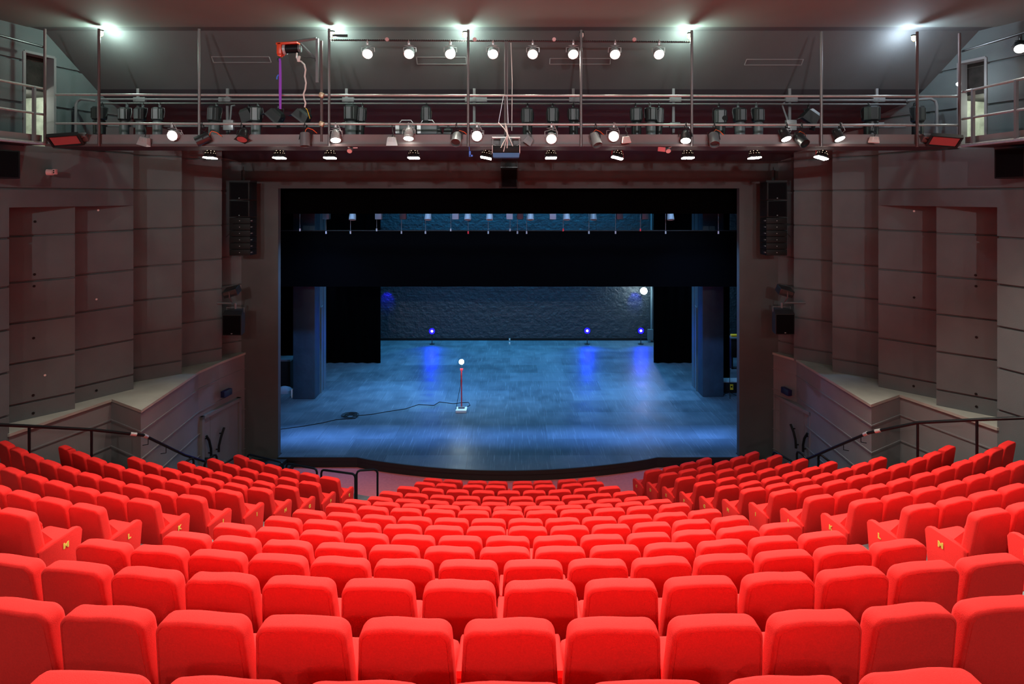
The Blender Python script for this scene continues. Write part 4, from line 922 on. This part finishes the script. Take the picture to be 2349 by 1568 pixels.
mb = MB(); mb.box((0, 0, 0), (0.48, 0.4, 0.58), bev=0.01); mb.build('cabinet', 'black', root)
mb = MB(); mb.box((0, -0.203, 0), (0.42, 0.01, 0.5)); mb.build('grille', 'grille', root)
mb = MB(); mb.box((0, 0, 0.32), (0.5, 0.2, 0.03)); mb.cyl((-0.23, 0, 0.30), (-0.23, 0, 0.75), 0.012); mb.cyl((0.23, 0, 0.30), (0.23, 0, 0.75), 0.012); mb.build('hanging_cable', 'fixture', root)
# dots on the walls
def panel_pt(side, i, x, y, off=0.004):
    a, b = SIDES[side]['pts'][i]; d = (b-a).normalized(); k = (x-1174.5)/F; s_ = (CX+k*a.y-a.x)/(d.x-k*d.y); q = a+d*s_; n = Vector((-d.y, d.x))*SIDES[side]['sg']
    return Vector((q.x-n.x*off, q.y-n.y*off, E-(y-450)/F*q.y)), n
for nm_, m_, r_, L in (('trim_wall_holes', 'black', 0.027, (('left', 0, 80, 508), ('left', 0, 79, 629), ('left', 0, 78, 656), ('left', 0, 77, 775), ('left', 0, 76, 906), ('left', 0, 76, 947), ('left', 1, 221, 895), ('right', 1, 2097, 682), ('right', 1, 2096, 885), ('right', 0, 2239, 656), ('right', 0, 2240, 773), ('right', 0, 2239, 903), ('right', 0, 2240, 932), ('right', 0, 2238, 631))),
                   ('trim_wall_lamps', 'white', 0.022, (('left', 1, 225, 482), ('left', 1, 221, 686), ('right', 1, 2097, 484), ('left', 0, 103, 860)))):
    mb = MB()
    for side, i, x, y in L:
        p, n = panel_pt(side, i, x, y); mb.cyl(p, p-Vector((n.x, n.y, 0))*0.006, r_, 14)
    structure(mb.build(nm_, m_))

# ---------------------------------------------------------------- doors and signs in the podium walls
for side, jl, jr, yl, yr, split, hs in (('left', 463.6, 544, 960.5, 919.6, 479.6, (((505.6, 980), (498, 1003), (493.5, 1022), (493, 1036)), ((464.8, 999.6), (471, 1010), (475, 1028), (475.8, 1045.6)))),
                                  ('right', 1861.6, 1783.7, 952, 911, 1847.5, (((1822, 972.4), (1829, 990), (1833.5, 1008), (1834.7, 1027.7)), ((1861, 993.7), (1854, 1005), (1851, 1020), (1851, 1035.4))))):
    sg = SIDES[side]['sg']; D = 5.96
    def gp(x, y): Y = D*F/(y-450); return Vector((CX+(x-1174.5)/F*Y, Y))
    a, b = gp(jl, yl), gp(jr, yr)       # near jamb, far jamb
    d = (b-a).normalized(); n = Vector((-d.y, d.x))*(-sg)      # towards the room
    if n.x*sg < 0: n = -n
    L = (b-a).length; zt = E-D
    def dp(x, y, off):
        k = (x-1174.5)/F; s_ = (CX+k*a.y-a.x)/(d.x-k*d.y); q = a+d*s_+n*off; return Vector((q.x, q.y, E-(y-450)/F*q.y))
    ss = ((dp(split, 1000, 0).xy)-a).length
    def slab(s0, s1, z0, z1, o0, o1):
        m = MB(); A, B = a+d*s0, a+d*s1; m.prism([A+n*o0, B+n*o0, B+n*o1, A+n*o1], z0, z1); return m
    fr = MB()
    for s0, s1, z0, z1 in ((-0.09, 0, 0, zt+0.09), (L, L+0.09, 0, zt+0.09), (-0.09, L+0.09, zt, zt+0.09)):
        A, B = a+d*s0, a+d*s1; fr.prism([A-n*0.1, B-n*0.1, B+n*0.08, A+n*0.08], z0, z1)
    door = structure(fr.build('door_%d' % (3 if side == 'left' else 4), 'podium', smooth=False))
    slab(0.005, ss-0.006, 0.01, zt-0.004, -0.06, 0.035).build('door_leaf', 'podium', door, smooth=False)
    slab(ss+0.006, L-0.02, 0.01, zt-0.004, -0.06, 0.035).build('door_leaf', 'podium', door, smooth=False)
    slab(L-0.02, L, 0.01, zt, -0.06, 0.02).build('door_gap', 'black', door, smooth=False)
    for h in hs:
        m = MB(); pts = [dp(x, y, 0.12) for x, y in h]; m.tube(pts, 0.032, 8)
        for p in (pts[0].lerp(pts[1], 0.6), pts[2].lerp(pts[3], 0.6)): m.cyl(p, p-Vector((n.x, n.y, 0))*0.09, 0.018, 8)
        m.build('door_handle', 'black', door)
    m = MB(); p = dp(478 if side == 'left' else 1853, 1052.5, 0.07); q = dp(464 if side == 'left' else 1862, 1052.5, 0.07); m.tube([p, q], 0.04, 6); m.build('kick_bar', 'black', door)
    sx = 512.5 if side == 'left' else 1811; sy_ = 900.5 if side == 'left' else 897
    # sign box over the door
    c = dp(sx, sy_, 0.10); m = MB(); 
    ang = math.atan2(d.y, d.x); m.box(c, (0.34, 0.12, 0.17), rot=(0, 0, ang), bev=0.006); o = m.build('sign_box', mat('sign_%s' % side, (0.004, 0.006, 0.05), 0.5)); tag(o, 'unlit dark blue box sign over the %s side door' % side, 'sign')

# ---------------------------------------------------------------- handrails
def rail(pts, label, drops, r=0.028, extra=None, group='black tubular handrails'):
    """pts: (x, y) pixels with one drop-below-eye each: the tube's height fixes its depth"""
    W = []
    for (x, y), D in zip(pts, drops): Y = D*F/(y-450); W.append(Vector((CX+(x-1174.5)/F*Y, Y, E-D)))
    return W
def loop(Ya, Yb, a, b, za, zb, label, legs=(True, True), r=0.028, group='black tubular handrails by the stairs'):
    A, B = P(a[0], a[1], Ya), P(b[0], b[1], Yb); c = 0.09
    pts = []; u = (B-A).normalized()
    if legs[0]: pts += [Vector((A.x, A.y, za)), A-Vector((0, 0, c)), A+(u-Vector((0, 0, 1)))*c*0.3]
    pts += [A+u*c, B-u*c]
    if legs[1]: pts += [B+(-u-Vector((0, 0, 1)))*c*0.3, B-Vector((0, 0, c)), Vector((B.x, B.y, zb))]
    org = Vector((A.x, A.y, za)); root = thing('handrail', label, 'handrail', org, group=group)
    MB().tube([p-org for p in pts], r, 10).build('tube', 'gloss', root)
    mb = MB()
    if legs[0]: mb.cyl((0, 0, 0), (0, 0, 0.012), 0.055)
    if legs[1]: mb.cyl((B.x-org.x, B.y-org.y, zb-org.z), (B.x-org.x, B.y-org.y, zb-org.z+0.012), 0.055)
    mb.build('foot_plate', 'gloss', root)
loop(15.5, 15.7, (818, 1079), (866, 1076), 0, 0, 'black tube handrail nearest the middle front rows, right of the longer one')
loop(16.0, 15.45, (737, 1076.6), (815, 1087), 0, 0, 'black tube handrail beside the front left aisle seats, left of the shorter one')
loop(16.5, 15.9, (657, 1062.6), (727, 1075), 0, 0, 'black tube handrail crossing in front of the left end of the stage lip')
loop(17.0, 16.5, (568, 1041), (649, 1060.5), 0, 0, 'black tube handrail against the foot of the left proscenium wall')
loop(15.6, 16.0, (506, 1068), (552, 1041), E-7.9, E-7.75, 'black tube handrail at the left side door, nearest the stage', )
loop(14.9, 15.2, (469, 1059), (497, 1039), E-7.3, E-7.3, 'short black tube handrail just below the left wall rail')
loop(14.3, 14.5, (414, 1068), (444, 1046.5), E-7.2, E-7.2, 'short black tube handrail furthest up the left side stair')
loop(16.2, 15.7, (1773.5, 1034), (1821, 1060), E-7.7, E-7.9, 'black tube handrail at the right side door, nearest the stage')
loop(15.3, 15.0, (1828, 1032), (1851, 1051), E-7.3, E-7.3, 'short black tube handrail just below the right wall rail')
loop(14.6, 14.4, (1877.5, 1038), (1911, 1064), E-7.2, E-7.2, 'short black tube handrail furthest up the right side stair')
for side, pts, joint, posts, brk in (('left', [(-60, 971, 10.6), (67, 977, 11.4), (210, 985, 12.3), (313, 996, 12.85), (330, 998, 13.0), (423, 1043, 14.3), (470, 1058, 15.0)], 3, (1, 2), ((340, 1006, 13.2), (381, 1026, 13.7))),
                                ('right', [(2410, 956, 10.6), (2241, 962, 11.4), (2105, 969, 12.2), (2008, 989, 12.85), (1990, 993, 13.0), (1857, 1050, 14.9), (1830, 1058, 15.3)], 3, (1, 2), ((1975, 1001, 13.3), (1935, 1019, 13.8)))):
    W = [P(*p) for p in pts]; org = W[joint]
    root = thing('side_handrail', 'long black handrail sloping down along the %s wall' % side, 'handrail', org)
    MB().tube([p-org for p in W], 0.03, 10).build('tube', 'gloss', root)
    for p, q in ((W[3], W[2]), (W[4], W[5])):
        mb = MB(); u = (q-p).normalized(); mb.cyl(p-org, p+u*0.12-org, 0.04, 12); mb.build('joint', 'alu', root)
    for i in posts:
        mb = MB(); z0 = W[i].z-1.15; mb.cyl(W[i]-org, (W[i].x-org.x, W[i].y-org.y, z0-org.z), 0.024, 10); mb.build('post', 'gloss', root)
    for b_ in brk:
        p = P(*b_)-org; mb = MB(); sx = -1 if side == 'left' else 1; mb.tube([p, p+Vector((0, 0, -0.12)), p+Vector((sx*0.12, 0, -0.14))], 0.009, 6); mb.build('wall_bracket', 'gloss', root)

# ---------------------------------------------------------------- things on the stage
def SP(x, y):                        # a point of the stage floor
    Y = DS*F/(y-450); return Vector((CX+(x-1174.5)/F*Y, Y, ZS))
g = SP(1058, 945); root = thing('ghost_light', 'lit bare lamp on a red stand with a white base, mid-stage', 'stand lamp', g)
s_ = g.y/F
mb = MB(); mb.box((0, 0.1, 0.05), (25*s_, 0.40, 0.10), bev=0.012); mb.build('base', 'white', root)
mb = MB(); mb.box((0, 0.14, 0.13), (15*s_, 0.16, 0.07), bev=0.01); mb.build('weight', 'fixture_grey', root)
mb = MB(); mb.cyl((0, 0.14, 0.12), (0, 0.14, 1.50), 0.022); mb.box((0, 0.14, 1.50), (0.10, 0.05, 0.06)); mb.build('stand', 'red_paint', root)
mb = MB(); mb.cyl((0, 0.14, 1.5), (0, 0.14, 1.66), 0.010, 8); mb.build('socket', 'fixture', root)
mb = MB(); mb.ball((0, 0.14, 1.77), 0.09); mb.build('bulb', 'lens_cool', root)
mb = MB(); mb.tube([(-0.01, 0.14, 1.5), (-0.04, 0.12, 0.9), (-0.14, 0.06, 0.4), (-0.20, 0.0, 0.01)], 0.009, 6); mb.build('flex', 'black', root)
lamp('POINT', g+Vector((0, 0.0, 1.85)), 45, (0.75, 0.95, 1.0), size=0.08)
pts = [SP(x, y) for x, y in ((560, 992), (642, 985), (700, 977), (740, 970), (770, 963), (792, 961), (815, 960), (822, 953), (850, 951), (890, 944), (930, 938), (960, 928), (995, 930), (1008, 922), (1040, 926), (1058, 924), (1075, 923), (1078, 930), (1066, 935))]
mb = MB(); mb.tube([p+Vector((0, 0, 0.012)) for p in pts], 0.012, 6); o = mb.build('power_cable', 'black'); tag(o, 'thin black cable snaking across the stage to the red stand lamp', 'cable')
c = SP(804, 955); mb = MB()
for i in range(6):
    r_ = 0.12+0.035*i; mb.tube([(c.x+random.uniform(-.03, .03)+r_*1.0*math.cos(a), c.y+r_*0.9*math.sin(a), ZS+0.014+0.01*i) for a in [2*PI*k/22 for k in range(22)]], 0.011, 6, closed=True)
o = mb.build('cable_coil', 'black'); tag(o, 'flat coil of black cable lying on the left of the stage', 'cable')
for x, y, l in ((991, 759, 'leftmost'), (1347, 758, 'middle'), (1470, 758, 'rightmost')):
    Y = YB-0.9; yy = 450+DS*F/Y; b = Vector((P(x, 0, Y).x, Y, ZS)); zc = P(x, y, Y).z-ZS
    root = thing('blue_floor_lamp', 'lit blue lamp on a short stand before the brick wall, %s of three' % l, 'stage lamp', b, group='blue lamps before the brick wall')
    mb = MB(); mb.cyl((0, 0, 0), (0, 0, zc-0.12), 0.02, 8); mb.cyl((0, 0, 0), (0, 0, 0.02), 0.14, 14); mb.build('stand', 'fixture', root)
    mb = MB(); mb.cyl((0, 0.12, zc), (0, -0.02, zc), 0.18, 18); mb.build('housing', 'fixture', root)
    mb = MB(); mb.cyl((0, -0.022, zc), (0, -0.03, zc), 0.15, 18); mb.build('lens', 'lens_blue', root)
    mb = MB(); mb.cyl((0, -0.031, zc), (0, -0.04, zc), 0.055, 14); mb.build('lens_core', 'lens_core', root)
    lamp('SPOT', b+Vector((0, -0.1, zc)), 260, (0.0, 0.0, 1.0), aim=b+Vector((0, -4, -0.7)), size=0.06, cone=120, blend=1)
for x, y, s2 in ((884, 671, 0.4), (1461, 671, 0.4)):
    b = P(x, y, YB-0.5); lamp('SPOT', b, 60, (0.02, 0.01, 1.0), aim=b+Vector((0, 0.5, -0.4)), size=0.05, cone=70, blend=0.6)
C = P(1477, 667, YB-1.0); root = thing('white_work_lamp', 'round bright white work lamp high at the right of the brick wall', 'work lamp', C)
MB().ball((0, 0, 0), 0.18).build('globe', 'lens_cool', root)
mb = MB(); mb.cyl((0, 0.05, 0), (0.0, 1.0, 0), 0.02); mb.build('bracket', 'fixture', root); lamp('POINT', C+Vector((-0.1, -0.25, 0)), 60, (0.7, 0.88, 1.0), size=0.15)
b = P(1495, 780, YB-0.35); mb = MB(); mb.cyl((b.x, b.y, ZS), (b.x, b.y, E+3), 0.06, 10); mb.box((b.x-0.1, b.y-0.1, P(0, 766, b.y).z), (0.28, 0.15, 0.55)); structure(mb.build('trim_stage_pipe', 'stage_trim'))
# white floor markers in front of the brick wall
for x, y in ((1169, 780), (1169, 787)):
    b = SP(x, y+2) if y > 781 else P(x, y, YB-0.08); mb = MB(); mb.box(b+Vector((0, 0, 0.05)), (0.08, 0.05, 0.10)); tag(mb.build('marker_block', 'white'), 'small white block at the foot of the brick wall, %s one' % ('lower' if y > 781 else 'upper'), 'marker')
# row of lanterns peeping out below the upper border
YL = 20.5
for i, (x, m_) in enumerate(((749, 'fixture'), (809, 'pale'), (869, 'fixture_grey'), (925, 'fixture'), (982, 'pale'), (1045, 'pale'), (1073, 'pale'), (1123, 'pale'), (1169, 'pale'), (1193, 'fixture'), (1217, 'pale'), (1268, 'pale'), (1300, 'pale'), (1361, 'fixture_grey'), (1421, 'fixture'), (1479, 'fixture'), (1538, 'pale'))):
    b = P(x, 496, YL); root = thing('stage_lantern', 'lantern peeping below the upper black border, %s' % ('the %s from the left' % ORD[i+1] if i < 9 else 'the %s from the right' % ORD[17-i]), 'stage lamp', b, group='lanterns behind the upper border')
    if i % 3 == 2 or m_ in ('brown', 'white', 'fixture'):
        mb = MB(); mb.box((0, 0, 0.10), (0.22, 0.22, 0.40), bev=0.02)
    else:
        mb = MB(); mb.lathe([(0.09, -0.10), (0.118, -0.12), (0.115, -0.02), (0.10, 0.10), (0.085, 0.3)], orient((0, -0.3, -1)), 18)
    mb.build('housing', m_, root)
    mb = MB(); mb.box((0, 0, 0.36), (0.05, 0.05, 0.15)); mb.build('clamp', 'fixture', root)
mb = MB(); mb.cyl((-9, YL, P(0, 496, YL).z+0.45), (9, YL, P(0, 496, YL).z+0.45), 0.03); structure(mb.build('trim_lantern_bar', 'fixture'))
for i, x in enumerate((688, 748, 804, 864, 921, 976, 1034, 1074, 1120, 1170, 1187, 1208, 1292, 1351, 1412, 1469, 1527, 1648)):
    Y = 21.0; y1 = 528 + (2 if i % 3 else -4); b = P(x, y1, Y); a = Vector((b.x, b.y, E+5))
    mb = MB(); mb.tube([a, b+Vector((0.0, 0, 0.4)), b], 0.008, 5); o = mb.build('hanging_cord', 'fixture_grey')
    mb = MB(); mb.cyl(b, b-Vector((0, 0, 0.09)), 0.028, 8); mb.build('weight', 'red_paint' if x in (1074, 1292, 1469) else 'alu', o)
    tag(o, 'thin cord with a small weight in the slot between the borders, %s' % ('%s from the left' % ORD[i+1] if i < 9 else '%s from the right' % ORD[18-i]), 'cord', 'cords between the borders')
# clutter in the wings
b = SP(655, 897); root = thing('flight_case', 'black flight case standing in the left wing beside the pier', 'case', (P(655, 0, 24.4).x-0.4, 24.6, ZS))
mb = MB(); mb.box((0, 0, 0.62), (1.25, 0.6, 1.14), bev=0.02); mb.build('body', 'black', root)
mb = MB(); mb.box((0, 0, 1.22), (1.27, 0.62, 0.08), bev=0.01); mb.build('lid', 'stage_trim', root)
mb = MB()
for x_ in (-0.5, 0.5):
    for y_ in (-0.22, 0.22): mb.cyl((x_-0.02, y_, 0.04), (x_+0.02, y_, 0.04), 0.04, 10)
mb.build('wheel', 'black', root)
c = SP(652, 900); root = None
mb = MB(); mb.loft([[(c.x+rx*math.cos(a)*(1+0.15*math.sin(3*a)), c.y+ry*math.sin(a), ZS+z) for a in [2*PI*i/20 for i in range(20)]] for rx, ry, z in ((0.34, 0.2, 0.0), (0.33, 0.2, 0.1), (0.22, 0.14, 0.2), (0.08, 0.05, 0.25))]); o = mb.build('cloth_heap', mat('pale_cloth', (0.22, 0.27, 0.33), 0.9)); tag(o, 'crumpled pale cloth heap on the floor beside the left pier', 'cloth')
c = SP(669, 913); mb = MB(); mb.box((c.x, c.y+0.1, ZS+0.16), (0.07, 0.16, 0.32), bev=0.01); o = mb.build('small_white_box', 'white'); tag(o, 'small white box leaning at the foot of the left pier', 'box')
c = P(648, 0, 27.5); root = thing('light_stand', 'thin metal lighting stand in the left wing with a blue-lit head', 'stand', (c.x, 27.5, ZS))
mb = MB(); mb.tube([(0.45, 0, 0.0), (0, 0, 3.9)], 0.025, 6); mb.tube([(-0.35, 0.2, 0), (0, 0, 1.6)], 0.02, 6); mb.tube([(-0.2, -0.3, 0), (0, 0, 1.6)], 0.02, 6); mb.build('tripod', 'steel', root)
mb = MB(); mb.box((-0.1, 0, 3.75), (0.25, 0.25, 0.5)); mb.build('head', 'fixture', root)
mb = MB(); mb.box((-0.1, -0.13, 3.75), (0.12, 0.01, 0.4)); mb.build('blue_tube', 'lens_blue', root)
c = SP(1678, 902); root = thing('equipment_case', 'black case with a yellow label in the right wing beside the pier', 'case', (c.x+0.15, c.y+0.3, ZS))
mb = MB(); mb.box((0, 0, 0.21), (0.85, 0.5, 0.40), bev=0.01); mb.build('body', 'black', root)
mb = MB(); mb.box((-0.13, -0.252, 0.24), (0.13, 0.006, 0.22)); mb.build('label_plate', 'yel', root)
mb = MB(); mb.lathe([(0.035, 0), (0.035, 0.004)], Matrix.Translation((-0.13, -0.256, 0.25)) @ Euler((PI/2, 0, 0)).to_matrix().to_4x4(), 12); mb.build('label_mark', 'black', root)
mb = MB(); mb.box((0, 0, 0.43), (0.9, 0.52, 0.03)); mb.build('lid_edge', 'alu', root)
c = SP(1674, 909); root = thing('microphone_stand', 'thin black microphone stand before the labelled case in the right wing', 'stand', c)
mb = MB(); mb.cyl((0, 0, 0.1), (0, 0, 1.18), 0.012, 8); mb.cyl((0, 0, 0.95), (0, 0, 1.05), 0.02, 8); mb.build('pole', 'black', root)
mb = MB()
for a in (0.3, 2.5, 4.4): mb.tube([(0, 0, 0.16), (0.30*math.cos(a), 0.30*math.sin(a), 0.012)], 0.010, 6)
mb.build('tripod_foot', 'black', root)
c = P(1684, 0, 27.6); root = thing('dark_cabinet', 'dark cabinet standing deeper in the right wing', 'cabinet', (c.x+0.35, 27.6, ZS))
mb = MB(); mb.box((0, 0, 0.95), (1.1, 0.5, 0.85), bev=0.01); mb.build('body', 'black', root)
mb = MB(); mb.box((0, 0, 1.39), (1.14, 0.54, 0.05)); mb.build('top', 'stage_trim', root)
mb = MB()
for x_ in (-0.5, 0.5): mb.box((x_, 0, 0.26), (0.06, 0.4, 0.52))
mb.build('leg', 'black', root)
mb = MB(); mb.box((c.x+0.0, 27.6, ZS+1.47), (0.3, 0.2, 0.1), bev=0.02); o = mb.build('tape_roll_box', 'yel'); tag(o, 'small yellow box on top of the dark cabinet', 'box')
lamp('POINT', (-9.5, 27, ZS+4), 140, (0.3, 0.55, 1.0), size=0.3); lamp('POINT', (9.5, 27, ZS+4), 160, (0.35, 0.6, 1.0), size=0.3)
# black steps at the left end of the stage lip
mb = MB(); a = P(655, 1075, 17.6); mb.prism([(XP0-0.55, 16.9), (XP0+0.1, 16.9), (XP0+0.4, 17.2), (XP0+0.5, 18.05), (XP0-0.55, 18.05)], 0, 0.15); mb.prism([(XP0-0.55, 17.35), (XP0+0.15, 17.35), (XP0+0.3, 18.05), (XP0-0.55, 18.05)], 0.15, 0.27)
o = mb.build('stage_steps', 'lip', smooth=False); tag(o, 'low black steps at the left end of the stage lip', 'steps')
